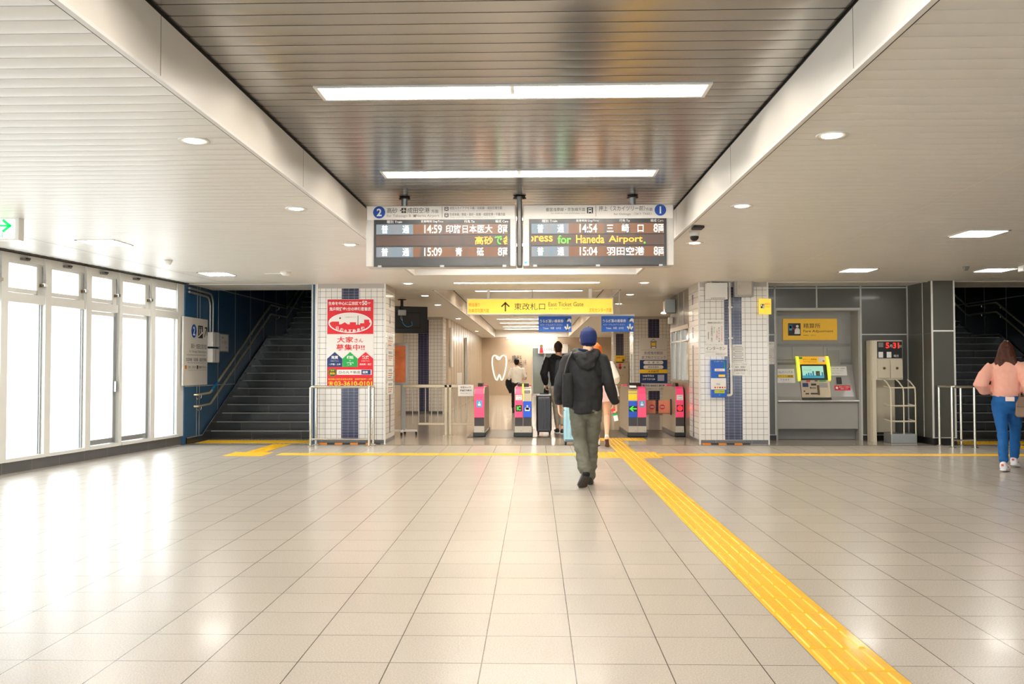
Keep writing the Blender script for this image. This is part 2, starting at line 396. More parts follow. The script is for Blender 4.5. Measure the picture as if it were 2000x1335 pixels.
# ceiling joint strips
b = MB(); b.add([(-5.62, 8.0, ZC-0.006), (-5.612, 8.0, ZC-0.006), (-5.152, 14.8, ZC-0.006), (-5.16, 14.8, ZC-0.006)], [(0, 1, 2, 3)], I_gry); struct(b, 'trim_3')
b = MB(); b.add([(3.30, 4.0, ZC-0.006), (3.312, 4.0, ZC-0.006), (3.732, 14.95, ZC-0.006), (3.72, 14.95, ZC-0.006)], [(0, 1, 2, 3)], mat('ceiling_joint', (236, 232, 222), 0.3)); struct(b, 'trim_4')
b = MB(); b.box(-5.9, -3.7, 15.0, 15.03, ZC-0.008, ZC, M_white); b.box(3.9, 10, 15.0, 15.03, ZC-0.008, ZC, M_white); struct(b, 'trim_5')

# unseen roof slab and walls added to block daylight from the ceiling void
b = MB(); R_ = (ZR+0.14, ZR+0.2)
b.prism([(wall_x(-6.2)-0.1, -6.2), (10.2, -6.2), (10.2, 16.0), (-5.9, 16.0), (wall_x(14.9)-0.1, 14.9)], 'z', *R_, M_gap); b.box(-3.74, 4.3, 16.15, 42.3, *R_, M_gap)
struct(b, 'ceiling_light_block')
b = MB(); b.box(10.1, 10.2, -6.2, 16.0, 2.72, ZR+0.2, M_gap); b.box(4.2, 4.3, 16.3, 42.3, 0, ZR+0.2, M_gap); b.box(-3.85, -3.8, 26, 42.3, 0, ZR+0.2, M_gap)
b.box(-3.8, 4.3, 42.2, 42.3, 0, ZR+0.2, M_gap)
struct(b, 'wall_light_block')
b = MB(WT); b.box(-16.7, 4.5, 0.1, 0.2, 2.70, 3.2, M_gap); struct(b, 'wall_light_block_left')
# window wall on the left, turned a little from the concourse axis
b = MB(WT); b.box(-16.7, 4.36, 0, 0.16, 0, 0.145, M_plinth); struct(b, 'baseboard_left')
b = MB(WT); b.box(-16.7, -10.2, 0, 0.16, 0.145, 2.72, M_white); struct(b, 'wall_left')
POSTS = [-10.2, -9.35, -8.5, -7.65, -6.8, -5.95, -5.1, -4.25, -3.4, -2.55, -1.7, -0.85, 0.0, 0.81, 1.675, 2.46, 3.35, 4.2]
for i, t in enumerate(POSTS):
    b = MB(WT); wd = 0.06
    if i == 15: wd = 0.035
    if i < len(POSTS)-1: b.box(t-wd, t+wd, -0.05, 0.09, 0.145, 2.70, M_frame)
    else:
        b.box(t-0.075, t+0.155, -0.03, 0.12, 0.145, 2.72, M_frame)
    if i != 15:
        b.box(t+wd-0.02, t+wd+0.03, 0.02, 0.06, 0.19, 2.1, M_sill); b.box(t-wd-0.03, t-wd+0.02, 0.02, 0.06, 0.19, 2.1, M_sill)
    struct(b, 'trim_%d' % (6+i))
for i in range(len(POSTS)-1):
    t0, t1 = POSTS[i]+0.05, POSTS[i+1]-0.05
    b = MB(WT)
    b.box(t0, t1, -0.06, 0.1, 0.145, 0.188, M_frame)           # sill
    b.box(t0, t1, -0.03, 0.09, 2.09, 2.205, M_frame)           # transom
    b.box(t0, t1, -0.02, 0.09, 2.60, 2.70, M_frame)            # head
    b.box(t0, t0+0.03, 0.0, 0.07, 0.188, 2.09, M_sill); b.box(t1-0.03, t1, 0.0, 0.07, 0.188, 2.09, M_sill)
    win = struct(b, 'window_%d' % (i+1))
    WM[win.name] = Matrix()
    # lower light
    b = MB(WT); b.box(t0+0.02, t1-0.02, 0.03, 0.035, 0.188, 2.09, M_glass); b.build('pane', win)
    if i in (14, 15):
        b = MB(WT); b.box(t0+0.02, t0+0.07, 0.0, 0.05, 0.2, 2.08, M_sill); b.box(t1-0.07, t1-0.02, 0.0, 0.05, 0.2, 2.08, M_sill)
        b.box(t0+0.02, t1-0.02, 0.0, 0.05, 0.2, 0.27, M_sill); b.box(t0+0.02, t1-0.02, 0.0, 0.05, 2.03, 2.08, M_frame); b.build('sliding_sash', win)
    if i == 14:
        b = MB(WT); b.rbox(t1-0.055, t1-0.025, -0.045, 0.0, 0.93, 1.09, M_sill, 0.008); b.box(t1-0.07, t1-0.05, -0.05, -0.03, 0.98, 1.04, M_steel); b.build('handle', win)
    # upper opening sash
    b = MB(WT); u0, u1 = t0+(0.0 if i < 16 else 0.0), t1-(0.10 if i < 16 else 0.0)
    for q in ((u0, u0+0.03, 2.215, 2.60), (u1-0.035, u1, 2.215, 2.60), (u0, u1, 2.215, 2.265), (u0, u1, 2.565, 2.60)):
        b.box(q[0], q[1], -0.01, 0.05, q[2], q[3], M_frame)
    b.box(u1, t1, 0.0, 0.06, 2.205, 2.60, M_frame)
    sash = b.build('upper_sash', win)
    b = MB(WT); b.box(u0+0.02, u1-0.02, 0.015, 0.02, 2.26, 2.57, M_glass); b.build('pane', sash)
    if 11 <= i < 16:
        b = MB(WT); q = t1-0.035
        b.cyl((q-0.02, -0.03, 2.58), (q+0.01, -0.06, 2.34), 0.006, M_sill, 8); b.cyl((q-0.02, -0.03, 2.58), (q-0.03, -0.04, 2.33), 0.006, I_gry, 8)
        b.box(q-0.035, q+0.025, -0.075, -0.02, 2.32, 2.36, M_steel); b.box(q-0.045, q-0.03, -0.06, -0.01, 2.315, 2.35, I_bwn)
        b.build('window_stay', win)
        b = MB(WT); q = (t0+t1)/2-0.02
        b.box(q-0.09, q+0.05, -0.055, -0.02, 2.615, 2.645, I_gry); b.box(q-0.03, q+0.03, -0.08, -0.02, 2.63, 2.65, M_gap); b.build('latch', win)
# slot and rail at the ceiling along the windows
b = MB(WT); b.box(-10.2, 4.3, -0.14, -0.11, ZC-0.012, ZC+0.0, M_gap); b.box(-10.2, 4.3, -0.075, -0.055, ZC-0.02, ZC, M_gap)
t = -3.0
while t < 4.3:
    b.box(t, t+0.012, -0.12, -0.06, ZC-0.012, ZC-0.002, M_gap); t += 0.33
struct(b, 'trim_40')

# stair walls (blue panels), left
def panels(name, X, sg, y0, y1, z0, z1, m, joints, zj):
    b = MB(); b.box(min(X, X+sg*0.1), max(X, X+sg*0.1), y0, y1, z0, z1, m)
    e = 0.002
    for y in joints: b.box(min(X-sg*e, X), max(X-sg*e, X), y-0.008, y+0.008, z0, z1, M_joint)
    for z in zj: b.box(min(X-sg*e, X), max(X-sg*e, X), y0, y1, z-0.008, z+0.008, M_joint)
    return struct(b, name)
JY = [15.40, 15.52, 16.43, 17.37, 18.29, 19.2, 20.12, 21.0, 21.9, 22.8, 23.7]
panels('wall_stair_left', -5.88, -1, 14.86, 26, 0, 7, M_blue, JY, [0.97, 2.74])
b = MB(); b.box(-3.79, -3.70, 15.02, 16.05, 0, 7, M_blue); b.box(-3.79, -3.745, 16.05, 26, 0, 7, M_blueshade); b.box(-3.775, -3.755, 15.0, 15.02, 0.05, 2.7, M_joint); struct(b, 'wall_stair_inner_left')
b = MB(); b.box(-3.715, -3.68, 14.995, 15.03, 0, 2.7, M_steel); struct(b, 'trim_41')
panels('wall_stair_right', 10.0, 1, 14.9, 26, 0, 7, M_blueshade, JY, [0.97, 2.74])
b = MB(); b.box(6.86, 6.91, 14.95, 26, 0, 7, M_blueshade); struct(b, 'wall_stair_inner_right')
for nm, xa, xb in (('wall_stair_end_left', -5.9, -3.7), ('wall_stair_end_right', 6.9, 10.05)):
    b = MB(); b.box(xa, xb, 25.9, 26, 0, 7, M_blueshade); struct(b, nm)
for nm, xa, xb in (('wall_lintel_left', -5.88, -3.7), ('wall_lintel_right', 6.9, 10.0)):
    b = MB(); b.box(xa, xb, 16.0, 16.14, ZC-0.004, 7, M_fascia); struct(b, nm)
b = MB(); b.box(-6, -3.6, 16, 26, 7, 7.1, M_gap); b.box(6.8, 10.1, 16, 26, 7, 7.1, M_gap); struct(b, 'ceiling_stairs')
# right and back of the concourse
b = MB(); b.box(10.0, 10.1, -6, 14.9, 0, 2.72, M_grey); struct(b, 'wall_right')
b = MB(); b.box(-8.6, 10.1, -6.1, -6, 0, 0.3, M_fascia); b.box(-8.6, 10.1, -6.1, -6, 2.66, 3.1, M_fascia)
for k in range(12): b.box(-8.6+k*1.69, -8.5+k*1.69, -6.1, -6, 0.3, 2.66, M_frame)
wb = struct(b, 'wall_back'); WM[wb.name] = Matrix()
b = MB(); b.box(-8.6, 10.1, -6.06, -6.055, 0.3, 2.66, M_glass); b.build('pane', wb)

# tiled pillars
def pillar(name, x0, x1, y0, y1, nx, ny=None, z0=0.06, cut=None, side=None):
    b = MB(); b.box(x0, x1, y0, y1, 0.07, 2.62, M_ptile)
    b.box(x0-0.004, x1+0.004, y0-0.004, y1+0.004, 0, 0.07, M_plinth); b.box(x0-0.002, x1+0.002, y0-0.002, y1+0.002, 2.62, ZC+0.01, mat('grey_tile_band', (176, 170, 164), 0.3))
    p = struct(b, name); WM[p.name] = Matrix()
    b = MB()
    for (a, c, za, zb) in nx: b.box(a, c, y0-0.003, y0, za, zb, M_navy)
    if b.v: b.build('navy_stripe', p)
    b = MB()
    for (xs, ya, yb, za, zb) in side or (): b.box(xs-0.003, xs+0.003, ya, yb, za, zb, M_navy)
    if b.v: b.build('navy_side_stripe', p)
    b = MB()
    for a in (x0, x1): b.box(a-0.012, a+0.012, y0-0.008, y0+0.012, 0.0, 2.70, M_frame)
    b.build('corner_guard', p)
    return p
dash = lambda xs, y: [(xs, y-0.05, y+0.05, 2.36, 2.54), (xs, y-0.05, y+0.05, 2.07, 2.26), (xs, y-0.05, y+0.05, 1.78, 1.97), (xs, y-0.05, y+0.05, 0.08, 1.66)]
pillar('pillar_left', -3.68, -2.53, 15.0, 16.05, [(-3.265, -2.975, 0.075, 2.62)], side=[(-2.53, 15.47, 15.57, 2.33, 2.5), (-2.53, 15.47, 15.57, 2.05, 2.22), (-2.53, 15.47, 15.57, 0.16, 0.9)])
pillar('pillar_right', 2.745, 3.885, 15.0, 16.0, [(3.16, 3.45, 0.075, 2.62)], side=dash(2.745, 15.6))
pillar('pillar_inner_left', -3.75, -2.57, 24.9, 25.75, [(-3.265, -2.97, 0.07, 2.62)])
pillar('pillar_inner_right', 2.735, 3.78, 24.9, 25.9, [(3.14, 3.45, 0.07, 2.62)], side=dash(2.735, 25.4))
pillar('pillar_far_right', 2.98, 3.6, 34, 35, [(3.07, 3.36, 0.07, 2.56)])

# grey wall beside the right pillar, with the niche
b = MB()
Yg = 15.8
b.box(3.885, 4.23, Yg, Yg+0.5, 0, 2.72, M_grey); b.box(5.70, 6.53, Yg, Yg+0.5, 0, 2.72, M_grey); b.box(4.23, 5.70, Yg, Yg+0.5, 2.30, 2.72, M_grey)
b.box(3.885, 4.22, Yg-0.01, Yg, 0, 0.09, M_black); b.box(5.72, 6.53, Yg-0.01, Yg, 0, 0.09, M_black)
wg = struct(b, 'wall_far_right'); WM[wg.name] = Matrix()
b = MB(); e = 0.006
for x in (4.215, 5.71): b.box(x-0.014, x+0.014, Yg-e, Yg, 0, 2.70, M_joint)
for x in (4.945,): b.box(x-0.012, x+0.012, Yg-e, Yg, 2.30, 2.70, M_joint)
b.box(6.505, 6.527, Yg-e, Yg, 0.1, 2.70, M_joint)
b.box(4.215, 5.71, Yg-e, Yg, 2.285, 2.318, M_joint); b.box(5.71, 6.52, Yg-e, Yg, 1.84, 1.86, M_joint); b.box(3.9, 4.215, Yg-e, Yg, 1.84, 1.86, M_joint)
b.box(3.9, 6.52, Yg-e, Yg, 2.66, 2.68, M_joint); b.box(5.72, 6.52, Yg-e-0.006, Yg, 0.09, 0.102, M_joint); b.box(3.9, 4.2, Yg-e-0.006, Yg, 0.09, 0.102, M_joint)
b.build('panel_joint', wg)
b = MB()
b.box(4.23, 5.70, 16.18, 16.3, 0, 2.3, M_niche); b.box(4.228, 4.25, Yg-0.004, 16.2, 0, 2.3, M_niche); b.box(5.66, 5.702, Yg-0.004, 16.2, 0, 2.3, M_niche); b.box(4.23, 5.7, Yg, 16.2, 2.27, 2.3, M_niche)
struct(b, 'wall_niche')
b = MB(); b.box(6.53, 6.91, 14.88, 16.3, 0, 2.72, M_grey); b.box(6.522, 6.915, 14.87, 16.3, 0, 0.11, M_black)
pg = struct(b, 'pillar_grey'); WM[pg.name] = Matrix()
b = MB()
for x in (6.54, 6.90): b.box(x-0.013, x+0.013, 14.872, 14.888, 0.11, 2.70, M_frame)
b.box(6.54, 6.9, 14.873, 14.88, 1.86, 1.885, M_frame); b.box(6.54, 6.9, 14.873, 14.88, 0.112, 0.128, M_joint)
b.box(6.524, 6.53, 15.2, 15.216, 0.11, 2.7, M_joint); b.box(6.524, 6.53, 14.9, 15.8, 1.83, 1.84, I_gry)
b.build('panel_joint', pg)
# walls beyond the gates
b = MB(); b.box(-3.74, -3.68, 16.05, 24.9, 0, 2.72, M_tan); struct(b, 'wall_corridor_left')
M_tanw = mat('tan_corridor_panel', (186, 168, 144), 0.3, coat=0.3, var=0.06, scale=1.5)
b = MB(); b.box(-2.62, -2.5, 25.75, 42, 0, 2.72, M_tanw)
for y in [26.6+0.9*k for k in range(17)]: b.box(-2.502, -2.492, y-0.012, y+0.012, 0, 2.7, M_gatest)
struct(b, 'wall_inner_left')
b = MB(); b.box(3.6, 3.7, 25.9, 42, 0, 2.72, M_tan); struct(b, 'wall_inner_right')
M_back = mat('mottled_tan_stone', (178, 160, 138), 0.4, var=0.12, scale=1.2, coat=0.1)
b = MB(); b.box(-2.6, -0.14, 42, 42.15, 0, 2.72, M_back); b.box(1.62, 3.7, 42, 42.15, 0, 2.72, M_back); b.box(-0.14, 1.62, 42, 42.15, 2.32, 2.72, M_back); struct(b, 'wall_far')
# glass door at the far end
b = MB(); M_dk = mat('dim_glass', (92, 98, 92), 0.1, coat=0.5, var=0.3, scale=1.3)
b.box(-0.14, 1.62, 42.0, 42.08, 2.2, 2.34, P_sgn)
for x in (-0.14, 0.42, 0.46, 1.02, 1.06, 1.58): b.box(x, x+0.045, 41.98, 42.06, 0, 2.2, M_steel)
b.box(-0.14, 1.62, 41.98, 42.06, 0, 0.06, M_steel)
d1 = struct(b, 'door_1'); WM[d1.name] = Matrix()
for x in (-0.09, 0.5, 1.1):
    b = MB(); b.box(x, x+0.5, 42.02, 42.04, 0.06, 2.2, M_dk); b.build('pane', d1)
b = MB(); b.box(-0.2, 1.7, 42.14, 42.2, 0, 2.4, mat('dim_back_room', (120, 112, 98), 0.6)); struct(b, 'wall_behind_door')

# ticket office along the right of the gate hall
b = MB(); M_offd = mat('dark_office_panel', (96, 86, 72), 0.35, var=0.06)
b.box(2.76, 2.9, 16.0, 18.2, 2.06, 2.72, M_offd); b.box(2.76, 2.9, 16.0, 18.2, 0, 1.02, M_gatest); b.box(2.76, 3.8, 18.2, 18.3, 0, 2.72, M_offd)
for y in (16.6, 17.2): b.box(2.752, 2.76, y, y+0.02, 2.06, 2.7, M_joint)
struct(b, 'wall_office')
b = MB(); b.box(3.8, 3.9, 18.2, 24.9, 0, 2.72, M_tan); struct(b, 'wall_corridor_right')
b = MB()
for y in (16.05, 16.9, 17.5, 18.12): b.box(2.75, 2.9, y, y+0.06, 1.02, 2.06, M_steel)
b.box(2.74, 2.9, 16.05, 18.2, 1.98, 2.06, M_gatest); b.box(2.745, 2.9, 16.05, 18.2, 1.0, 1.04, M_steel); b.box(2.75, 2.9, 16.05, 18.2, 1.76, 1.79, M_steel)
wo = struct(b, 'window_30'); WM[wo.name] = Matrix()
b = MB(); b.box(2.80, 2.81, 16.1, 18.15, 1.04, 1.98, mat('office_glass', (120, 122, 104), 0.08, coat=0.6, var=0.4, scale=2)); b.build('pane', wo)
# ------------------------------------------------------------------ lamps
def trough(name, x0, x1, y0, y1, z, label, group, depth=0.07):
    t = thing(name, label, 'ceiling light', ((x0+x1)/2, (y0+y1)/2, z), 0, group)
    b = MB(); e = 0.02
    for q in ((x0-e, x1+e, y0-e, y0+0.004), (x0-e, x1+e, y1-0.004, y1+e), (x0-e, x0+0.004, y0, y1), (x1-0.004, x1+e, y0, y1)):
        b.box(q[0], q[1], q[2], q[3], z-0.008, z+0.012, M_white)
    b.build('frame', t)
    b = MB(); i = 0.05
    top = [(x0+i, y0+0.05, z+depth), (x1-i, y0+0.05, z+depth), (x1-i, y1-0.05, z+depth), (x0+i, y1-0.05, z+depth)]
    bot = [(x0, y0, z), (x1, y0, z), (x1, y1, z), (x0, y1, z)]
    b.add(top+bot, [(0, 1, 2, 3), (4, 5, 1, 0), (5, 6, 2, 1), (6, 7, 3, 2), (7, 4, 0, 3)], M_lampb)
    b.add([(p[0], p[1], z+depth+0.02) for p in bot], [(0, 1, 2, 3)], M_white)
    xm = (x0+x1)/2; b.box(xm-0.012, xm+0.012, y0+0.03, y1-0.03, z+0.008, z+depth, M_white)
    b.build('reflector', t)
    ym = (y0+y1)/2
    for a, c in ((x0+0.07, xm-0.02), (xm+0.02, x1-0.07)):
        b = MB(); b.cyl((a, ym, z+0.038), (c, ym, z+0.038), 0.026, M_lamp, 14); b.build('tube', t)
    return t
NM = ['nearest', 'second']
trough('ceiling_light', *LAMPS1[0], ZR, 'long recessed two-tube light in the dark ceiling above the viewer', 'lights in the dark middle ceiling')
trough('ceiling_light', *LAMPS1[1], ZR, 'longest recessed two-tube light in the dark slatted ceiling, well in front of the boards', 'lights in the dark middle ceiling')
trough('ceiling_light', *LAMPS1[2], ZR, 'recessed two-tube light in the dark slatted ceiling just above the departure boards', 'lights in the dark middle ceiling')
for q in LAMPS1[3:]: trough('ceiling_light', *q, ZR, 'recessed two-tube light in the dark ceiling hidden behind the departure boards', 'lights in the dark middle ceiling')
trough('ceiling_light', *LAMP0[0], ZC, 'long thin light in the lower ceiling just in front of the yellow gate sign', 'lights above the gate hall')
for i, q in enumerate(LAMPS2):
    lb = {0: 'long light in the inner recess showing just above the yellow gate sign', 4: 'topmost of the stacked long lights seen below the yellow gate sign',
          5: 'second of the stacked long lights below the yellow gate sign', 6: 'third of the stacked long lights below the yellow gate sign',
          7: 'lowest of the stacked lights below the yellow sign, nearest the far fascia'}.get(i, 'long light in the inner recess hidden behind the yellow gate sign')
    trough('ceiling_light', *q, ZR, lb, 'lights above the gate hall')
t = thing('ceiling_light', 'long thin light on the low ceiling right above the far tan wall', 'ceiling light', (-0.14, 41.5, ZC), 0, 'lights above the gate hall')
b = MB(); b.box(-1.36, 1.08, 41.4, 41.6, ZC-0.03, ZC-0.006, M_white); b.build('frame', t)
b = MB(); b.box(-1.33, 1.05, 41.42, 41.58, ZC-0.034, ZC-0.03, M_lampb); b.cyl((-1.3, 41.5, ZC-0.04), (1.02, 41.5, ZC-0.04), 0.02, M_lamp); b.build('tube', t)

def downlight(x, y, label, group, r=0.075, z=ZC):
    t = thing('downlight', label, 'ceiling light', (x, y, z), 0, group)
    b = MB(); b.lathe([(r*0.78, -0.004), (r, -0.004), (r+0.02, -0.010), (r+0.022, 0.002), (r*0.78, 0.002)], (x, y, z), M_white, 28); b.build('trim_ring', t)
    b = MB(); b.lathe([(r*0.5, -0.012), (r*0.8, -0.007), (r*0.8, 0.0)], (x, y, z), M_spot, 24); b.build('lens', t)
    return t
for x, sd, G in ((-2.13, 'left', 'downlights beside the left fascia'), (1.826, 'right', 'downlights beside the right fascia')):
    for y, wd in ((5.5, 'largest round downlight beside the %s fascia, nearest the viewer'), (7.89, 'middle one of three round downlights along the %s fascia'),
                  (10.22, 'farthest round downlight along the %s fascia, beside the boards')):
        downlight(x, y, wd % sd, G)
for px, py, lb in ((797, 552, 'round downlight in the low ceiling just right of the left pillar'), (830, 576, 'round downlight in the low ceiling above the hung monitor'),
                   (855, 594, 'round downlight right of the hung monitor, above the tan wall'), (895, 621, 'small round downlight left of the stacked long lights'),
                   (931, 646, 'smallest downlight near the far tan wall, left side'),
                   (1260, 552, 'round downlight in the low ceiling left of the right pillar'), (1231, 575, 'round downlight right of the yellow gate sign, upper'),
                   (1209, 593, 'small round downlight right of the yellow gate sign, lower')):
    d = (718-py); Y = (ZC-HEYE)*FPX/d
    downlight(AX(px, Y), Y, lb, 'downlights above the gates', 0.085)
M_pf = M_white
for x, y, lb in ((-4.87, 9.96, 'square ceiling panel light nearest the exit sign, on the left'), (-4.80, 13.35, 'square ceiling panel light near the left stairs'),
                 (4.73, 9.62, 'largest square ceiling panel light on the right'), (4.74, 13.2, 'square ceiling panel light above the grey niche wall'),
                 (6.75, 13.25, 'square ceiling panel light at the right, above the grey pillar')):
    t = thing('panel_light', lb, 'ceiling light', (x, y, ZC), 0, 'square panel lights'); hx, hy = 0.225, 0.235
    b = MB()
    for q in ((x-hx, x+hx, y-hy, y-hy+0.02), (x-hx, x+hx, y+hy-0.02, y+hy), (x-hx, x-hx+0.02, y-hy, y+hy), (x+hx-0.02, x+hx, y-hy, y+hy)): b.box(*q, ZC-0.008, ZC+0.002, M_pf)
    b.build('frame', t)
    b = MB(); b.box(x-hx+0.02, x+hx-0.02, y-hy+0.02, y+hy-0.02, ZC-0.007, ZC-0.003, M_panel); b.build('diffuser', t)

# ------------------------------------------------------------------ departure boards
YB = 9.0
def ledmat(name, cols, strength, sx, seed):
    m = bpy.data.materials.new(name); m.use_nodes = True; n = m.node_tree.nodes; l = m.node_tree.links; b = n['Principled BSDF']
    b.inputs['Base Color'].default_value = (0.02, 0.02, 0.02, 1); b.inputs['Roughness'].default_value = 0.35
    tc = n.new('ShaderNodeNewGeometry'); mp = n.new('ShaderNodeMapping'); mp.inputs['Scale'].default_value = (sx, 1, sx*0.16); mp.inputs['Location'].default_value = (seed, 0, 0)
    l.new(tc.outputs['Position'], mp.inputs['Vector'])
    nz = n.new('ShaderNodeTexNoise'); nz.inputs['Scale'].default_value = 1; nz.inputs['Detail'].default_value = 1; l.new(mp.outputs[0], nz.inputs['Vector'])
    r = n.new('ShaderNodeValToRGB'); el = r.color_ramp.elements
    for i, c in enumerate(cols):
        e = el[i] if i < 2 else el.new(0.5)
        e.position = 0.3+0.4*i/(len(cols)-1); e.color = lin(c)
    l.new(nz.outputs['Fac'], r.inputs[0]); l.new(r.outputs[0], b.inputs['Emission Color']); b.inputs['Emission Strength'].default_value = strength
    return m
L_row = ledmat('lit_led_row', [(88, 66, 52), (150, 88, 26), (96, 84, 66), (140, 80, 24)], 0.34, 9, 3)
L_cell = ledmat('lit_led_cell', [(120, 140, 160), (150, 150, 152), (176, 150, 150), (110, 150, 165)], 0.36, 11, 9)
L_msg = ledmat('lit_led_message_row', [(84, 62, 54), (104, 66, 48), (80, 74, 62), (100, 70, 50)], 0.3, 10, 15)
L_wht = flat('lit_led_white', (235, 246, 240), emit=0.75); L_org = flat('lit_led_orange', (255, 150, 40), emit=0.8); L_grn = flat('lit_led_green', (70, 220, 40), emit=0.75)
M_hous = mat('board_housing_grey', (196, 192, 186), 0.35); M_hdr = mat('board_header_white', (214, 208, 200), 0.4, emit=0.06); M_dark = mat('board_screen_dark', (54, 54, 54), 0.25, coat=0.3)
def px(x): return AX(x, YB)
def pz(y): return AZ(y, YB)
def circ_num(b, F, a, c, r, s):
    b.disc(F, a, c, r, I_blu, 36)
    F2 = (F[0]-F[1].cross(F[2])*-0.001, F[1], F[2])
    b.text(F2, s, a, c, I_wht, h=r*1.25, bold=0.03)
def train_icon(b, F, a, c, s, F2):
    b.rect(F, a-s, a+s, c-s, c+s, I_blk)
    b.rect(F2, a-s*0.55, a+s*0.55, c-s*0.45, c+s*0.7, I_wht); F3 = (F2[0]+(F2[0]-F[0]), F[1], F[2])
    b.rect(F3, a-s*0.4, a+s*0.4, c, c+s*0.45, I_blk); b.line(F2, [(a-s*0.4, c-s*0.5), (a-s*0.6, c-s*0.85)], s*0.14, I_wht); b.line(F2, [(a+s*0.4, c-s*0.5), (a+s*0.6, c-s*0.85)], s*0.14, I_wht)
def board(name, label, X0, X1, hx0, hx1, rows, hdr, cols, pole):
    t = thing(name, label, 'departure board', ((px(X0)+px(X1))/2, YB+0.13, pz(520)), 0, 'departure boards hung from the dark ceiling')
    a0, a1 = px(X0), px(X1)
    b = MB(); b.rbox(a0, a1, YB, YB+0.26, pz(519), pz(400), M_hous, 0.008); b.build('housing', t)
    b = MB(); b.box(a0+0.012, a1-0.012, YB-0.006, YB, pz(427.5), pz(401.5), M_hdr); hp = b.build('header_panel', t)
    F = FY(YB-0.008); F2 = FY(YB-0.0095); b = MB(); hdr(b, F, F2); b.build('lettering', hp)
    b = MB(); b.box(px(hx0), px(hx1), YB-0.012, YB+0.01, pz(519.5), pz(427.8), M_dark); sc = b.build('screen', t)
    b = MB(); F = FY(YB-0.0135); F2 = FY(YB-0.015); l0, l1 = px(hx0+4.5), px(hx1-5)
    for i, (y0, y1) in enumerate(((437, 456.5), (459, 478.5), (481.5, 501))):
        b.rect(F, l0, l1, pz(y1), pz(y0), L_msg if i == 1 else L_row)
        if i != 1: b.rect(FY(YB-0.0142), l0, l0+px(1118)-px(1045), pz(y1), pz(y0), L_cell)
    b.build('led_panel', sc)
    b = MB()
    for tx, xa, xb in cols: b.text(F, tx, (px(xa)+px(xb))/2, pz(431.8), I_wht, w=px(xb)-px(xa), h=pz(429)-pz(434.8))
    b.build('column_heading', sc)
    for tx, xa, xb, yc, m, bold, clip in rows:
        b = MB(); b.text(F2, tx, (px(xa)+px(xb))/2, pz(yc), m, w=px(xb)-px(xa), h=pz(yc-8)-pz(yc+8), bold=bold, clip=clip and (px(clip[0]), px(clip[1]))); b.build('led_lettering', sc)
        b = MB()
    for x in ((hx0+8, hx0+15), ((hx0+hx1)/2-4, (hx0+hx1)/2+4), (hx1-15, hx1-8)): b.box(px(x[0]), px(x[1]), YB-0.016, YB+0.02, pz(521), pz(517), M_sill)
    b.box(px(hx0+16), px(hx1-16), YB-0.013, YB, pz(520.5), pz(517.5), I_blk); b.build('latch', t)
    b = MB(); xp = px(pole); b.cyl((xp, YB+0.13, pz(400)-0.01), (xp, YB+0.13, ZR-0.004), 0.032, M_sill, 20); b.lathe([(0.06, -0.012), (0.055, 0), (0.04, 0.008)], (xp, YB+0.13, ZR-0.006), M_gap); b.build('hanger_pole', t)
    return t
def hdrA(b, F, F2):
    circ_num(b, F, px(740), pz(413), 0.062, '2')
    b.text(F, '高砂・', px(755), pz(409.5), I_blk, w=px(783)-px(755), h=0.055, al='L'); b.rect(F, px(783.5), px(793), pz(414.5), pz(404.5), I_blk)
    q = (px(788.2), pz(409.5)); b.poly(F2, [(q[0]-0.003, q[1]-0.02), (q[0]+0.003, q[1]-0.02), (q[0]+0.004, q[1]+0.02), (q[0]-0.004, q[1]+0.02)], I_wht)
    b.poly(F2, [(q[0], q[1]+0.011), (q[0]+0.021, q[1]-0.006), (q[0]+0.021, q[1]-0.010), (q[0], q[1]), (q[0]-0.021, q[1]-0.010), (q[0]-0.021, q[1]-0.006)], I_wht)
    b.text(F, '成田空港', px(795), pz(409.5), I_blk, w=px(839)-px(795), h=0.056, al='L'); b.text(F, '方面', px(842), pz(411.5), I_blk, w=px(856)-px(842), al='L')
    b.text(F, 'for Takasago &    Narita Airport', px(755), pz(420.5), I_gry, w=px(858)-px(755), h=0.034, al='L'); b.rect(F, px(807), px(812), pz(422.5), pz(418), I_gry)
    b.rect(F, px(863), px(864), pz(424), pz(402.5), I_gry)
    for yc, s, w_ in ((407, '成田スカイアクセス線／北総線・成田空港方面', 103), (419.5, '京成本線／青砥・高砂・船橋・成田空港・千葉方面', 109)):
        train_icon(b, F, px(872), pz(yc), 0.02, F2); b.text(F, s, px(878), pz(yc-1.5), I_blk, w=px(878+w_)-px(878), h=0.03, al='L')
        b.text(F, 'Narita Sky Access Line and local trains' if yc < 410 else 'Main Line for Aoto, Funabashi and Chiba', px(879), pz(yc+4), I_gry, w=px(878+w_-20)-px(878), h=0.011, al='L')
def hdrB(b, F, F2):
    b.text(F, '都営浅草線・京急線方面', px(1067), pz(409.5), I_blk, w=px(1144)-px(1067), h=0.037, al='L')
    b.text(F, 'for Asakusa Line and Keikyu Line', px(1077), pz(417), I_gry, w=px(1144)-px(1077), h=0.018, al='L'); train_icon(b, F, px(1153.5), pz(411.5), 0.031, F2)
    b.rect(F, px(1164.5), px(1165.5), pz(423), pz(402), I_gry)
    b.text(F, '押上〈スカイツリー前〉', px(1171), pz(408), I_blk, w=px(1262)-px(1171), h=0.052, al='L'); b.text(F, '方面', px(1263), pz(410), I_blk, w=px(1276)-px(1263), al='L')
    b.text(F, 'for Oshiage 〈SKY TREE〉', px(1275), pz(419), I_gry, w=px(1275)-px(1200), h=0.032, al='R'); circ_num(b, F, px(1291.5), pz(411.5), 0.058, '1')
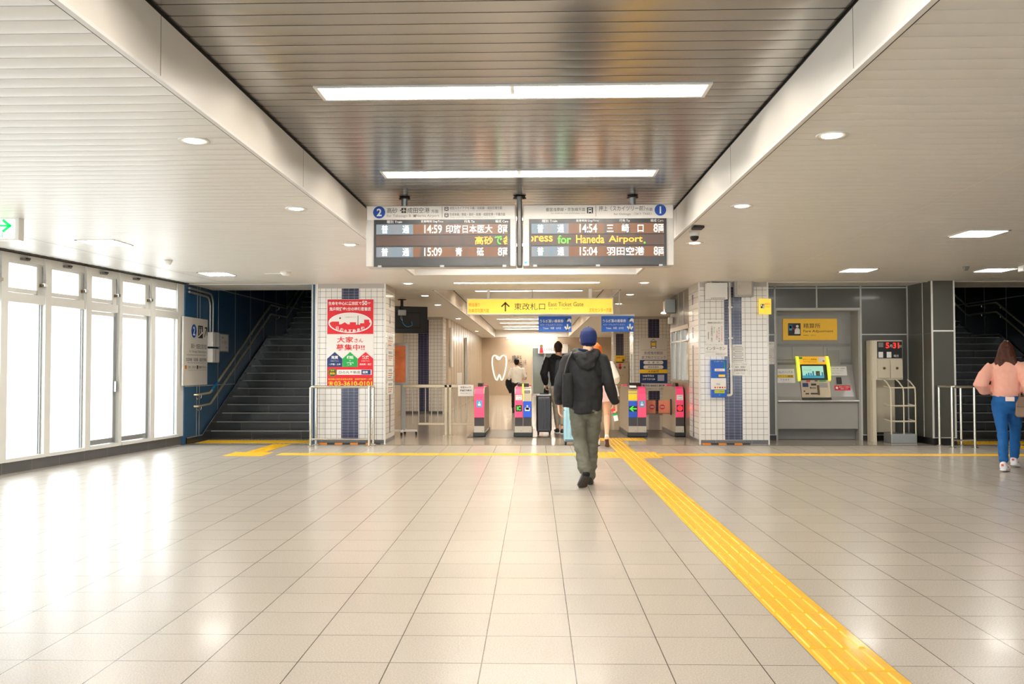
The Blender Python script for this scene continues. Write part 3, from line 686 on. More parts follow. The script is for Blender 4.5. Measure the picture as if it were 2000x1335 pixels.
def colhd(o): return [('種別 Train', 755+o, 785+o), ('発車時刻 DepTime', 822+o, 866+o), ('行先 To', 907+o, 927+o), ('編成 Cars', 968+o, 993+o)]
RA = [(446.5, '14:59', '印旛日本医大', 871, 962), (491, '15:09', '青　　砥', 890, 945)]
RBq = [(446.5, '14:54', '三　崎　口', 1186, 1258), (491, '15:04', '羽田空港', 1186, 1259)]
rows = []
for y, tm, ds, xa, xb in RA:
    rows += [('普　　通', 745, 799, y, L_wht, 0.004, None), (tm, 829, 863, y, L_wht, 0.004, None), (ds, xa, xb, y, L_wht, 0.004, None), ('8', 973, 981, y, L_wht, 0.004, None), ('両', 982, 996, y+1, L_wht, 0.006, (900, 991))]
rows += [('高砂', 928, 963, 469, L_org, 0.008, None), ('で', 967, 981, 469, L_grn, 0.008, None), ('各', 983, 1000, 469, L_org, 0.008, (900, 991))]
board('departure_board', 'left of the two hanging departure boards, blue 2 in its header', 714, 1008, 730, 997, rows, hdrA, colhd(0), 786)
rows = []
for y, tm, ds, xa, xb in RBq:
    rows += [('普　　通', 1050, 1102, y, L_wht, 0.004, None), (tm, 1133, 1167, y, L_wht, 0.004, None), (ds, xa, xb, y, L_wht, 0.004, None), ('8', 1278, 1286, y, L_wht, 0.004, None), ('両', 1287, 1301, y+1, L_wht, 0.006, (1200, 1297))]
rows += [('press', 1033, 1080, 469, L_org, 0.008, (1038.5, 1200)), ('for', 1090, 1116, 468, L_grn, 0.008, None), ('Haneda', 1126, 1181, 467.5, L_org, 0.008, None), ('Airport', 1190, 1256, 469, L_org, 0.008, None)]
bb = board('departure_board', 'right of the two hanging departure boards, blue 1 in its header', 1022, 1318, 1034, 1303, rows, hdrB, colhd(304), 1240)
b = MB(); b.disc(FY(YB-0.0155), px(1260), pz(475), 0.009, L_grn, 12); b.build('led_dot', bb)
b = MB(); b.rect(FY(YB-0.002), px(1024.5), px(1030), pz(514.5), pz(510.5), I_cyn); b.build('sticker', bb)
t = thing('hanger_post', 'dark grey post dropping from the ceiling between the two departure boards', 'post', (px(1015), YB+0.13, pz(520)))
b = MB(); b.rbox(px(1010), px(1020), YB+0.04, YB+0.2, pz(519), ZR-0.003, mat('post_grey', (96, 94, 92), 0.3, metal=0.6), 0.012); b.build('post', t)
b = MB(); b.lathe([(0.07, -0.012), (0.06, 0), (0.05, 0.008)], (px(1015), YB+0.12, ZR-0.006), M_gap); b.build('ceiling_collar', t)

# ------------------------------------------------------------------ small things on the ceiling
t = thing('exit_sign', 'hanging emergency exit sign with green arrow at the left edge', 'sign', (-5.1, 8.3, 2.49))
b = MB(); b.rbox(-5.6, -4.865, 8.27, 8.36, 2.487, 2.70, M_frame, 0.006); b.build('housing', t)
M_exit = mat('lit_exit_face', (250, 252, 248), 0.4, emit=0.6)
b = MB(); b.box(-5.58, -4.905, 8.262, 8.27, 2.505, 2.68, M_exit); fc = b.build('face', t)
b = MB(); F = FY(8.26); g = mat('lit_exit_green', (0, 190, 84), 0.4, emit=0.5)
b.rect(F, -5.2, -4.965, 2.612, 2.63, g); b.line(F, [(-5.005, 2.668), (-4.945, 2.62), (-5.005, 2.572)], 0.026, g)
b.text(F, '出口', -5.06, 2.535, g, h=0.05, bold=0.02); b.poly(F, [(-5.5, 2.52), (-5.34, 2.52), (-5.34, 2.67), (-5.5, 2.67)], g)
b.build('lettering', fc)
t = thing('security_camera', 'small dome camera with dark lens below the right fascia', 'camera', (AX(1358, 9.35), 9.35, ZC))
x = AX(1358, 9.35); b = MB(); b.lathe([(0.02, 0.0), (0.055, -0.004), (0.055, -0.05), (0.045, -0.055), (0.02, -0.055)], (x, 9.35, ZC), M_white); b.build('housing', t)
b = MB(); b.ball((x, 9.35, ZC-0.06), 0.046, I_blk); b.build('lens_dome', t)
t = MB(); x = AX(1367, 9.0); t.rbox(x-0.06, x+0.05, 8.95, 9.1, ZC-0.03, ZC-0.004, I_blk, 0.01); t.build('sensor_plate', label='flat dark sensor plate on the ceiling beside the dome camera', cat='sensor')
def detector(px_, py_, label, r=0.07, m=M_white):
    Y = (ZC-0.02-HEYE)*FPX/(718-py_); x = AX(px_, Y)
    b = MB(); b.lathe([(r, 0.0), (r, -0.02), (r*0.75, -0.04), (r*0.55, -0.058), (r*0.2, -0.06)], (x, Y, ZC), m)
    o = b.build('smoke_detector', label=label, cat='detector'); return o
detector(557, 531, 'white round smoke detector on the ceiling left of the left pillar', 0.08)
Yd = 13.2; x = AX(533, Yd); b = MB(); b.rbox(x-0.14, x+0.14, Yd, Yd+0.06, ZC-0.02, ZC-0.003, M_white, 0.006); b.build('sensor_bar', label='flat white sensor bar on the ceiling next to the smoke detector', cat='sensor')
detector(327, 507, 'thin round white disc on the ceiling above the windows', 0.05)
x = AX(1981, 13.0); b = MB(); b.rbox(x-0.06, x+0.06, 12.6, 12.75, ZC-0.09, ZC, M_white, 0.012); b.build('sensor_box', label='small white box on the ceiling at the far right', cat='sensor')
detector(1890, 526, 'dark round ceiling disc left of the far right panel light', 0.045, I_gry)

# ------------------------------------------------------------------ hanging signs above the gates
YS = 16.08
def qx(x): return AX(x, YS)
def qz(y): return AZ(y, YS)
t = thing('gate_sign', 'long yellow hanging sign with an arrow to the east ticket gate', 'sign', (qx(1055), YS+0.05, qz(613.5)))
M_ysg = mat('lit_yellow_sign', (240, 206, 74), 0.4, emit=0.22)
b = MB(); b.rbox(qx(911.5), qx(1198.5), YS, YS+0.12, qz(614), qz(581.8), M_white, 0.006); b.build('housing', t)
b = MB(); b.box(qx(914), qx(1196.5), YS-0.006, YS, qz(611.5), qz(584), M_ysg); fc = b.build('face', t)
b = MB(); F = FY(YS-0.008)
b.text(F, '明治通り', qx(915.5), qz(594.5), I_org, w=qx(937)-qx(915.5), h=0.07, al='L', bold=0.01); b.text(F, '向島百花園方面', qx(915.5), qz(606), I_org, w=qx(955)-qx(915.5), h=0.07, al='L', bold=0.01)
b.line(F, [(qx(987.2), qz(606.3)), (qx(987.2), qz(591.5))], 0.026, I_bwn); b.line(F, [(qx(980.5), qz(597.5)), (qx(987.2), qz(591)), (qx(994), qz(597.5))], 0.026, I_bwn)
b.text(F, '東改札口', (qx(1004.5)+qx(1065))/2, qz(598.3), I_blk, w=qx(1065)-qx(1004.5), h=0.125)
b.text(F, 'East Ticket Gate', qx(1071.5), qz(594), I_bwn, w=qx(1140)-qx(1071.5), h=0.075, al='L'); b.text(F, '동쪽 개찰구　东检票口', qx(1072), qz(603), I_org, w=qx(1115)-qx(1072), h=0.03, al='L')
b.text(F, '文化センター方面', qx(1195), qz(605.5), I_org, w=qx(1195)-qx(1151), h=0.075, al='R', bold=0.01)
b.build('lettering', fc)
for xx in (954, 1153.5):
    b = MB(); b.rbox(qx(xx)-0.028, qx(xx)+0.028, YS+0.03, YS+0.09, qz(582), ZC-0.002, M_white, 0.006); b.build('hanger', t)
t = thing('sign_bar', 'white bar hung above the gates carrying the two blue signs', 'sign bar', (0.7, 16.62, 2.2))
zb = AZ(616, 16.6); b = MB(); b.rbox(AX(1003, 16.6), AX(1240, 16.6), 16.58, 16.64, zb-0.018, zb+0.018, M_white, 0.006); b.build('bar', t)
for xx in (1040, 1210): b = MB(); x = AX(xx, 16.6); b.cyl((x, 16.61, zb), (x, 16.61, ZC if x > XR else ZR), 0.012, M_white, 10); b.build('hanger', t)
M_bsg = mat('blue_hanging_sign', (10, 84, 178), 0.4, emit=0.05)
for x0, x1, lb in ((1052, 1116.5, 'left of two small blue hanging signs with a down arrow above the gates'), (1175, 1238.5, 'right of two small blue hanging signs, above the capped person')):
    Y = 16.56; t = thing('ticket_sign', lb, 'sign', (AX((x0+x1)/2, Y), Y, AZ(648, Y)), 0, 'blue ticket signs')
    b = MB(); b.box(AX(x0, Y), AX(x1, Y), Y, Y+0.012, AZ(648, Y), AZ(617.5, Y), M_bsg); fc = b.build('panel', t)
    b = MB(); F = FY(Y-0.002); F2 = FY(Y-0.0035); u = lambda f: AX(x0+f*(x1-x0), Y); v = lambda f: AZ(617.5+f*30.5, Y)
    b.text(F, 'うらが黒い乗車券' if x0 < 1100 else 'うらが茶の乗車券', u(0.04), v(0.3), I_wht, w=u(0.76)-u(0.04), h=0.062, al='L', bold=0.02)
    b.text(F, 'ICカードも入れてください', u(0.06), v(0.54), P_wht, w=u(0.73)-u(0.06), h=0.036, al='L'); b.text(F, 'Tickets　车票　승차권', u(0.14), v(0.76), I_wht, w=u(0.68)-u(0.14), h=0.042, al='L', bold=0.01)
    b.poly(F, [(u(0.86), v(0.36)), (u(0.88), v(0.2)), (u(0.94), v(0.14)), (u(0.995), v(0.2)), (u(0.995), v(0.4)), (u(0.97), v(0.42)), (u(0.95), v(0.32)), (u(0.91), v(0.33))], I_wht)
    b.poly(F, [(u(0.8), v(0.16)), (u(0.86), v(0.1)), (u(0.9), v(0.2)), (u(0.84), v(0.26))], I_blk)
    b.line(F, [(u(0.88), v(0.54)), (u(0.88), v(0.86))], 0.028, I_wht); b.line(F, [(u(0.81), v(0.7)), (u(0.88), v(0.9)), (u(0.95), v(0.7))], 0.028, I_wht)
    b.build('lettering', fc)

# monitor behind the left pillar
t = thing('hanging_monitor', 'black monitor hung from the ceiling behind the left pillar, seen from its back', 'monitor', (-2.6, 18.6, 2.0), R2D(22))
T = WM[t.name]; b = MB(T); b.rbox(-0.55, 0.36, -0.03, 0.05, 0.0, 0.56, M_black, 0.012); b.rbox(-0.4, 0.2, -0.07, -0.02, 0.1, 0.44, I_blk, 0.02); b.build('screen_housing', t)
b = MB(T); b.rbox(-0.3, -0.12, -0.12, -0.03, 0.36, 0.48, M_sill, 0.01); b.build('mount', t)
b = MB(T); b.cyl((-0.2, -0.06, 0.4), (-0.2, -0.06, 0.70), 0.03, M_black, 14); b.lathe([(0.09, -0.015), (0.09, 0)], (-0.2, -0.06, 0.70), M_black); b.build('hanger_pole', t)
b = MB(T); b.tube([(-0.2, -0.09, 0.34), (-0.2, -0.1, 0.2), (-0.1, -0.1, 0.12), (0.02, -0.09, 0.16), (0.0, -0.08, 0.24)], 0.008, I_cyn, 8, fil=0.06); b.tube([(-0.22, -0.1, 0.37), (-0.24, -0.11, 0.3), (-0.2, -0.11, 0.26)], 0.006, I_wht, 8, fil=0.03); b.build('cable', t)
# ------------------------------------------------------------------ stairs
RISE, RUN, YST = 0.1475, 0.283, 16.05
def stair(label, x0, x1, seen):
    t = thing('staircase', label, 'stairs', ((x0+x1)/2, YST, 0), 0, 'black stone staircases up to the platforms')
    def step(y0, y1, z, zb):
        b = MB(); b.box(x0, x1, y0, y1, zb, z, M_stone); b.box(x0, x1, y0-0.004, y0+0.03, z-0.012, z+0.002, M_nosing)
        return b.build('step', t)
    for k in range(13): step(YST+k*RUN, YST+(k+1)*RUN if k < 12 else 20.7, RISE*(k+1), RISE*k-0.1 if k else 0)
    zl = RISE*13
    for k in range(15): step(20.7+k*RUN, 20.7+(k+1)*RUN, zl+RISE*(k+1), zl+RISE*k-0.1)
    for X, sg in ((x0, 1), (x1, -1)):
        b = MB(); o = 0.085
        prof = [(14.92, 0), (14.92, 0.105), (15.6, 0.105), (YST+12*RUN, zl+o-0.02), (20.7, zl+o), (20.7+14*RUN, zl+o+14*RISE), (20.7+14*RUN, zl-0.2+14*RISE), (20.7, zl-0.2), (YST+13*RUN, zl-0.2), (16.1, 0)]
        if (X, sg) not in seen: prof[0] = (16.06, 0); prof[1] = (16.06, 0.15); prof[2] = (16.1, 0.25)
        b.prism(prof, 'x', X, X+sg*0.018, M_stone2)
        for (a, c) in zip(prof[1:5], prof[2:6]):
            d = Vector((0, c[0]-a[0], c[1]-a[1])); n_ = Vector((0, -d.z, d.y)).normalized()*0.008
            b.add([(X+sg*0.02, a[0]-n_.y, a[1]-n_.z), (X+sg*0.02, c[0]-n_.y, c[1]-n_.z), (X+sg*0.02, c[0]+n_.y, c[1]+n_.z), (X+sg*0.02, a[0]+n_.y, a[1]+n_.z)], [(0, 1, 2, 3)], M_nosing)
        b.build('skirting', t)
    return t
stair('black stone staircase rising beside the blue wall, left of the poster pillar', -5.876, -3.794, [(-5.876, 1)])
stair('black stone staircase at the right edge behind the grey pillar', 6.916, 9.996, [(9.996, -1)])
M_cuff = mat('blue_rail_cuff', (24, 120, 180), 0.4)
def handrail(X, sg, dz, label):
    t = thing('handrail', label, 'handrail', (X, 15.3, 0.8+dz), 0, 'steel handrails on the stair walls'); x = X+sg*0.075
    pts = [(X+sg*0.012, 15.24, 0.82+dz), (x, 15.26, 0.82+dz), (x, 15.85, 0.84+dz), (x, 19.46, 2.665+dz), (x, 20.74, 2.67+dz), (x, 25.2, 4.95+dz)]
    b = MB(); b.tube(pts, 0.019, M_rail, 12, fil=0.06); b.build('rail', t)
    for y, z in ((15.42, 0.822), (16.9, 1.372), (18.2, 2.03), (19.3, 2.585), (20.1, 2.668), (21.5, 3.06), (23, 3.83)):
        b = MB(); b.tube([(x, y, z+dz-0.015), (x, y, z+dz-0.06), (X+sg*0.004, y, z+dz-0.075)], 0.008, M_chrome, 8, fil=0.03); b.lathe([(0.03, 0), (0.03, sg*0.008)], (X, y, z+dz-0.075), M_chrome, 16, 'x'); b.build('bracket', t)
    if dz == 0 and sg > 0:
        b = MB(); b.cyl((x, 15.93, 0.885), (x, 16.2, 1.022), 0.0215, M_cuff, 12); b.build('cuff', t)
handrail(-5.88, 1, 0, 'upper steel handrail on the blue wall of the left stairs')
handrail(-5.88, 1, -0.2, 'lower steel handrail on the blue wall of the left stairs')
handrail(10.0, -1, 0, 'upper steel handrail on the dark wall of the right stairs')
handrail(10.0, -1, -0.2, 'lower steel handrail on the dark wall of the right stairs')

# on the blue wall
def FXp(x): return (Vector((x, 0, 0)), Y1, Z1)
t = thing('stair_sign', 'tall white platform 2 sign on the blue wall beside the windows', 'sign', (-5.86, 15.26, 0.985))
b = MB(); b.rbox(-5.88, -5.85, 14.72, 15.82, 0.985, 2.144, P_sgn, 0.006); fc = b.build('panel', t)
b = MB(); F = FXp(-5.848); F2 = FXp(-5.8465); F3 = FXp(-5.845)
b.disc(F, 15.17, 1.915, 0.115, I_blu, 36); b.text(F2, '2', 15.17, 1.915, I_wht, h=0.15, bold=0.02)
b.rect(F, 15.36, 15.58, 1.80, 2.02, I_blk)
b.poly(F2, [(15.37, 1.81), (15.37, 1.835), (15.56, 1.915), (15.57, 1.915), (15.57, 1.895)], I_wht)
for c in (15.43, 15.51): b.disc(F2, c, 1.985, 0.014, I_wht, 14); b.poly(F2, [(c-0.018, 1.965), (c+0.018, 1.965), (c+0.012, 1.88), (c-0.012, 1.87)], I_wht)
b.line(F, [(15.66, 1.84), (15.77, 1.985)], 0.028, I_blk); b.line(F, [(15.68, 1.99), (15.775, 1.99), (15.775, 1.87)], 0.028, I_blk)
b.text(F, '高砂・成田空港方面', 15.76, 1.655, I_blk, w=0.72, h=0.085, al='R'); b.text(F, 'for Takasago, Narita Airport', 15.77, 1.56, I_gry, w=0.8, h=0.055, al='R')
b.rect(F, 14.84, 15.75, 1.5, 1.507, I_gry)
b.text(F, '京成本線　北総線　成田空港線', 15.76, 1.425, I_blk, w=0.93, h=0.06, al='R'); b.text(F, 'Main Line, Hokuso Line, Access Line', 15.76, 1.37, I_gry, w=0.86, h=0.025, al='R')
b.rect(F, 14.78, 14.87, 1.265, 1.325, I_org); b.text(F, '日暮里・上野方面は', 15.28, 1.295, I_gry, w=0.36, h=0.045, al='R'); b.rect(F, 15.31, 15.37, 1.265, 1.325, I_blk); b.text(F, '青砥駅でのりかえ', 15.76, 1.295, I_blk, w=0.36, h=0.045, al='R')
b.text(F, 'Change trains at Aoto for Nippori and Ueno', 15.76, 1.245, I_gry, w=0.84, h=0.022, al='R')
b.build('lettering', fc)
for z0, z1, lb in ((1.665, 1.925, 'upper white junction box on the blue wall under the conduit'), (1.38, 1.63, 'lower white junction box on the blue wall beside the sign')):
    t = thing('junction_box', lb, 'box', (-5.83, 16.03, z0), 0, 'white boxes on the blue wall')
    b = MB(); b.rbox(-5.88, -5.77, 15.86, 16.2, z0, z1, M_white, 0.012); b.build('cover', t)
    b = MB(); b.box(-5.7695, -5.768, 16.0, 16.012, z0+0.01, z1-0.01, I_gry); b.build('seam', t)
t = thing('conduit_pipe', 'pair of steel conduits curving down the blue wall into the white boxes', 'pipe', (-5.86, 15.97, 1.92))
for y, h in ((15.93, 2.50), (16.07, 2.56)):
    b = MB(); b.tube([(-5.85, 14.95, h+0.07), (-5.85, y-0.1, h+0.05), (-5.85, y, h-0.06), (-5.85, y, 1.92)], 0.02, M_sill, 10, fil=0.16); b.build('pipe', t)
t = thing('wall_notice', 'small framed notice on the blue wall above the stair handrails', 'notice', (-5.87, 16.72, 1.58))
b = MB(); b.rbox(-5.88, -5.865, 16.46, 16.96, 1.58, 1.93, M_sill, 0.004); b.box(-5.865, -5.863, 16.49, 16.93, 1.6, 1.91, P_wht); fc = b.build('frame', t)
b = MB(); F = FXp(-5.8615); b.text(F, 'お願い', 16.62, 1.85, I_blk, h=0.04); b.text(F, '手すりをご利用ください', 16.71, 1.76, I_red, w=0.34, h=0.06); b.text(F, '駅長', 16.83, 1.66, I_gry, h=0.035); b.build('lettering', fc)

# ------------------------------------------------------------------ tactile paving
def paving(name, label, blocks, ux, kind='bar', s=0.3):
    """blocks: (x, y) centres; ux: True when the bars run along Y"""
    b = MB(); base = MB()
    for x, y in blocks:
        h = s/2-0.0015
        b.box(x-h, x+h, y-h, y+h, 0.0, 0.0025, M_yel)
        if kind == 'bar':
            for k in range(4):
                c = -s*0.375+k*s*0.25; L = s*0.455; wv = 0.0165; wt = 0.010
                P = [(c-wv, -L), (c+wv, -L), (c+wv, L), (c-wv, L)]; Q = [(c-wt, -L+0.008), (c+wt, -L+0.008), (c+wt, L-0.008), (c-wt, L-0.008)]
                g = (lambda p, z: (x+p[0], y+p[1], z)) if ux else (lambda p, z: (x+p[1], y+p[0], z))
                b.add([g(p, 0.0025) for p in P]+[g(p, 0.0075) for p in Q], [(4, 5, 6, 7), (0, 1, 5, 4), (1, 2, 6, 5), (2, 3, 7, 6), (3, 0, 4, 7)], M_yel)
        else:
            for i in range(5):
                for j in range(5):
                    cx, cy = x-s*0.4+i*s*0.2, y-s*0.4+j*s*0.2
                    A = [(cx+0.016*math.cos(a*math.pi/4), cy+0.016*math.sin(a*math.pi/4), 0.0025) for a in range(8)]
                    B = [(cx+0.009*math.cos(a*math.pi/4), cy+0.009*math.sin(a*math.pi/4), 0.0075) for a in range(8)]
                    b.add(A+B, [tuple(range(8, 16))]+[(a, (a+1) % 8, 8+(a+1) % 8, 8+a) for a in range(8)], M_yel)
    b.box(min(p[0] for p in blocks)-s/2-0.004, max(p[0] for p in blocks)+s/2+0.004, min(p[1] for p in blocks)-s/2-0.004, max(p[1] for p in blocks)+s/2+0.004, 0.0, 0.0008, I_gry)
    return b.build(name, label=label, cat='tactile paving')
xm = 1.368
paving('tactile_paving', 'long yellow guiding strip running from the foreground towards the gates', [(xm, 12.55-0.296*k) for k in range(36)], True, s=0.296)
paving('tactile_paving', 'square yellow crossing pad where the long strip meets the cross strip', [(xm+0.296*i, 12.846+0.296*j) for i in (-2, -1, 0, 1) for j in (0, 1, 2)], True, s=0.296)
paving('tactile_paving', 'short yellow strip between the crossing pad and the ticket gates', [(xm+0.0, 13.75+0.296*k) for k in range(7)], True, s=0.296)
paving('tactile_paving', 'yellow dotted pad right in front of the ticket gates', [(xm-0.148+0.296*i, 15.83+0.296*j) for i in (-1, 0, 1, 2) for j in (0, 1)], True, 'dot', s=0.296)
paving('tactile_paving', 'yellow cross strip left of the crossing pad, passing the poster pillar', [(xm-0.888-0.296*k, 13.2) for k in range(15)], False, s=0.296)
paving('tactile_paving', 'yellow cross strip right of the crossing pad, passing the right pillar', [(xm+0.592+0.296*k, 13.17) for k in range(28)], False, s=0.296)
paving('tactile_paving', 'yellow dotted corner pad at the left end of the cross strip', [(-4.11+0.296*i, 13.05+0.296*j) for i in (-1, 0) for j in (0, 1)], False, 'dot', s=0.296)
paving('tactile_paving', 'short yellow strip leading from the cross strip to the left stairs', [(-4.25, 13.64+0.296*k) for k in range(5)], True, s=0.296)
paving('tactile_paving', 'yellow dotted warning band at the foot of the left stairs', [(-5.66+0.296*k, 15.3+0.296*j) for k in range(7) for j in (0, 1)], True, 'dot', s=0.296)
paving('tactile_paving', 'yellow dotted warning band at the foot of the right stairs', [(7.1+0.296*k, 15.15+0.296*j) for k in range(9) for j in (0, 1)], True, 'dot', s=0.296)
paving('tactile_paving', 'short yellow strip from the right stairs towards the walking woman', [(7.75, 13.46+0.296*k) for k in range(5)], True, s=0.296)
for x0, x1, lb in ((-3.62, -2.6, 'yellow and black hazard strip on the floor along the poster pillar'), (2.78, 3.56, 'yellow and black hazard strip on the floor along the right pillar')):
    b = MB(); x = x0; k = 0
    while x < x1-0.02: b.box(x, min(x+0.13, x1), 14.93, 14.985, 0, 0.02, I_org if k % 2 == 0 else I_blk); x += 0.13; k += 1
    b.build('hazard_strip', label=lb, cat='floor strip')

# ------------------------------------------------------------------ guard rails
def guard(label, xs, ya, yb, zt):
    t = thing('guard_rail', label, 'guard rail', ((xs[0]+xs[1])/2, (ya+yb)/2, 0), 0, 'low steel guard rails')
    b = MB(); b.tube([(xs[0], yb, zt), (xs[0], ya, zt), (xs[1], ya, zt), (xs[1], yb, zt)], 0.022, M_chrome, 14, fil=0.05); b.build('top_rail', t)
    for x in xs:
        for y in (ya, yb):
            b = MB(); b.cyl((x, y, 0.012), (x, y, zt-(0.0 if y == yb else 0.01)), 0.022, M_chrome, 14); b.lathe([(0.055, 0), (0.055, 0.008), (0.03, 0.016)], (x, y, 0), M_chrome, 20); b.build('leg', t)
    b = MB(); b.cyl((xs[0], ya, 0.12), (xs[1], ya, 0.12), 0.014, M_chrome, 12); b.build('lower_rail', t)
    return t
guard('low steel guard rail in front of the red poster pillar', (-3.66, -2.70), 14.5, 14.88, 0.97)
guard('low steel guard rail in front of the grey pillar by the right stairs', (6.60, 6.95), 14.35, 14.8, 0.965)

# ------------------------------------------------------------------ red poster on the left pillar
YP = 14.985
def ux(x): return AX(x, YP)
def uz(y): return AZ(y, YP, 685)
t = thing('wall_poster', 'red and white estate agent poster on the left tiled pillar', 'poster', (ux(684), YP, uz(755)))
b = MB(); b.box(ux(638), ux(729.5), YP, 14.997, uz(755), uz(584), P_wht); fc = b.build('panel', t)
b = MB(); F = FY(YP-0.002); F2 = FY(YP-0.0035); F3 = FY(YP-0.005); F4 = FY(YP-0.0065)
b.rect(F, ux(639), ux(729), uz(652), uz(584.5), I_red); b.rect(F, ux(639), ux(729), uz(754.5), uz(716), I_red)
b.text(F2, '生命を中心に墨田区で', ux(641), uz(592), I_wht, w=ux(706)-ux(641), h=0.06, al='L', bold=0.02); b.text(F2, '50', ux(707), uz(591.5), I_wht, w=ux(717)-ux(707), h=0.075, al='L', bold=0.03); b.text(F2, '年', ux(718), uz(593), I_wht, h=0.055, al='L', bold=0.02)
b.text(F2, '曳舟駅徒歩1分の地域密着店', ux(683.5), uz(603), I_wht, w=ux(724)-ux(643), h=0.065, bold=0.02)
b.disc(F2, ux(683.5), uz(630), (ux(726)-ux(641))/2, I_wht, 48, rb=0.172); b.disc(F3, ux(683.5), uz(630), (ux(724)-ux(643))/2, P_wht, 48, rb=0.160)
el = [(ux(683.5)+0.345*math.cos(a), uz(630)+0.156*math.sin(a)) for a in [math.pi*1.0+math.pi*i/30 for i in range(31)]]
b.poly(F4, el+[(ux(721), uz(629.5)), (ux(721), uz(624)), (ux(711), uz(624)), (ux(711), uz(631)), (ux(703), uz(631)), (ux(703), uz(634)), (ux(695), uz(634)), (ux(695), uz(629)), (ux(683), uz(629)), (ux(683), uz(633)), (ux(679), uz(633)), (ux(673), uz(629)), (ux(666), uz(633)), (ux(662), uz(633)), (ux(662), uz(627.5)), (ux(648), uz(627.5))], I_red)
b.rect(F4, ux(698.3), ux(699.6), uz(636), uz(616), I_bwn); b.disc(F4, ux(664), uz(621), 0.016, I_bwn, 14); b.text(F4, '一社信頼のまちづくり', ux(684), uz(619), I_gry, w=0.2, h=0.02)
F5 = FY(YP-0.008); s_ = '日の丸不動産㈱'
for i, ch in enumerate(s_):
    u = (i-3)/3.0; b.text(F5, ch, ux(683.5)+u*0.215, uz(646.5)+0.05*u*u, I_wht, h=0.055, bold=0.02)
b.text(F2, '大家', ux(658), uz(663), I_red, w=ux(690)-ux(658), h=0.1, al='L', bold=0.015); b.text(F2, 'さん', ux(692), uz(664.5), I_red, w=ux(709)-ux(692), h=0.07, al='L', bold=0.01); b.text(F2, '募集中!!', ux(684), uz(678), I_red, w=ux(712)-ux(656), h=0.105, bold=0.015)
for x0, x1, c, l1, l2 in ((639, 668.5, I_nav, '売買', '一戸建・土地'), (669, 698.5, I_grn, '相続', '管理'), (699, 729, I_red, '賃貸', '居住用・店舗')):
    xc = (x0+x1)/2; b.poly(F2, [(ux(x0), uz(716)), (ux(x1), uz(716)), (ux(x1), uz(700)), (ux(xc), uz(687)), (ux(x0), uz(700))], c)
    b.text(F3, l1, ux(xc), uz(697.5), I_wht, h=0.058, bold=0.03)
    if c is I_grn: b.text(F3, '・', ux(xc), uz(704), I_wht, h=0.015); b.text(F3, l2, ux(xc), uz(710), I_wht, h=0.058, bold=0.03)
    else: b.text(F3, 'お任せ下さい', ux(xc), uz(704.5), I_wht, w=0.14, h=0.022); b.text(F3, l2, ux(xc), uz(711), I_wht, w=0.2, h=0.032, bold=0.02)
b.disc(F2, ux(649.5), uz(727), 0.07, I_grn, 30); b.disc(F3, ux(649.5), uz(727), 0.062, I_bwn, 30); b.text(F4, '簡単', ux(649.5), uz(723), I_lim, h=0.032, bold=0.02); b.text(F4, '検索!', ux(649.5), uz(729), I_yel, h=0.04, bold=0.02)
b.rect(F2, ux(658), ux(726), uz(731.5), uz(721.5), I_wht); b.text(F3, '日の丸不動産', ux(683), uz(726.5), I_blk, w=ux(704)-ux(662), h=0.05); b.rect(F3, ux(706), ux(724), uz(731), uz(722), I_nav); b.text(F4, '検索', ux(713.5), uz(726.5), I_wht, h=0.045, bold=0.02)
b.text(F2, '東京都墨田区京成曳舟駅前　営業時間9時〜18時', ux(684), uz(740), I_yel, w=ux(727)-ux(641), h=0.032, bold=0.01); b.text(F2, '☎', ux(641), uz(748.5), I_yel, w=0.09, h=0.075, al='L', bold=0.02); b.text(F2, '03-3610-0101', ux(653), uz(748.5), I_yel, w=ux(727)-ux(653), h=0.08, al='L', bold=0.03)
b.build('print', fc)
# notices taped to the inner side of the left pillar
for i, (z0, z1, s_) in enumerate(((1.66, 1.86, '案内'), (1.32, 1.6, '列車遅延のお知らせ'), (1.08, 1.3, '忘れ物取扱い'), (0.82, 1.05, '時刻表'))):
    b = MB(); F = (Vector((-2.529, 0, 0)), Y1, Z1); b.box(-2.53, -2.5265, 15.25, 15.85, z0, z1, P_wht); F = (Vector((-2.525, 0, 0)), Y1, Z1)
    b.text(F, s_, 15.55, z1-0.06, I_blk, w=0.4, h=0.05)
    for k in range(3): b.rect(F, 15.3, 15.8-0.08*k, z1-0.11-0.035*k, z1-0.125-0.035*k, (I_gry, I_org, I_gry)[k])
    b.build('paper_notice', label=('topmost', 'second', 'third', 'lowest')[i]+' paper notice on the inner side of the left pillar', cat='notice', group='notices on the left pillar side')
# ------------------------------------------------------------------ on the right pillar
YR = 15.0
def rx(x, Y=YR): return AX(x, Y)
def rz(y, Y=YR): return AZ(y, Y, 1420)
t = thing('equipment_box', 'white equipment box high on the right tiled pillar', 'box', (rx(1398), YR-0.08, rz(586)))
b = MB(); b.rbox(rx(1378), rx(1418.5), YR-0.17, YR-0.003, rz(585.5), rz(553.5), M_white, 0.012); b.build('housing', t)
b = MB()
for k in range(8): x = rx(1386)+k*0.03; b.box(x, x+0.02, YR-0.172, YR-0.16, rz(584), rz(582.5), I_gry)
b.build('vent', t)
b = MB()
for x in (1388, 1406): b.cyl((rx(x), YR-0.08, rz(555)), (rx(x), YR-0.08, ZC-0.003), 0.018, M_white, 12)
b.build('cable_gland', t)
t = thing('electrical_cabinet', 'grey square electrical cabinet high on the right tiled pillar', 'cabinet', (rx(1450), YR-0.05, rz(580.5)))
b = MB(); b.rbox(rx(1432.5), rx(1470), YR-0.12, YR-0.003, rz(580.5), rz(546.5), M_niche, 0.006); b.build('body', t)
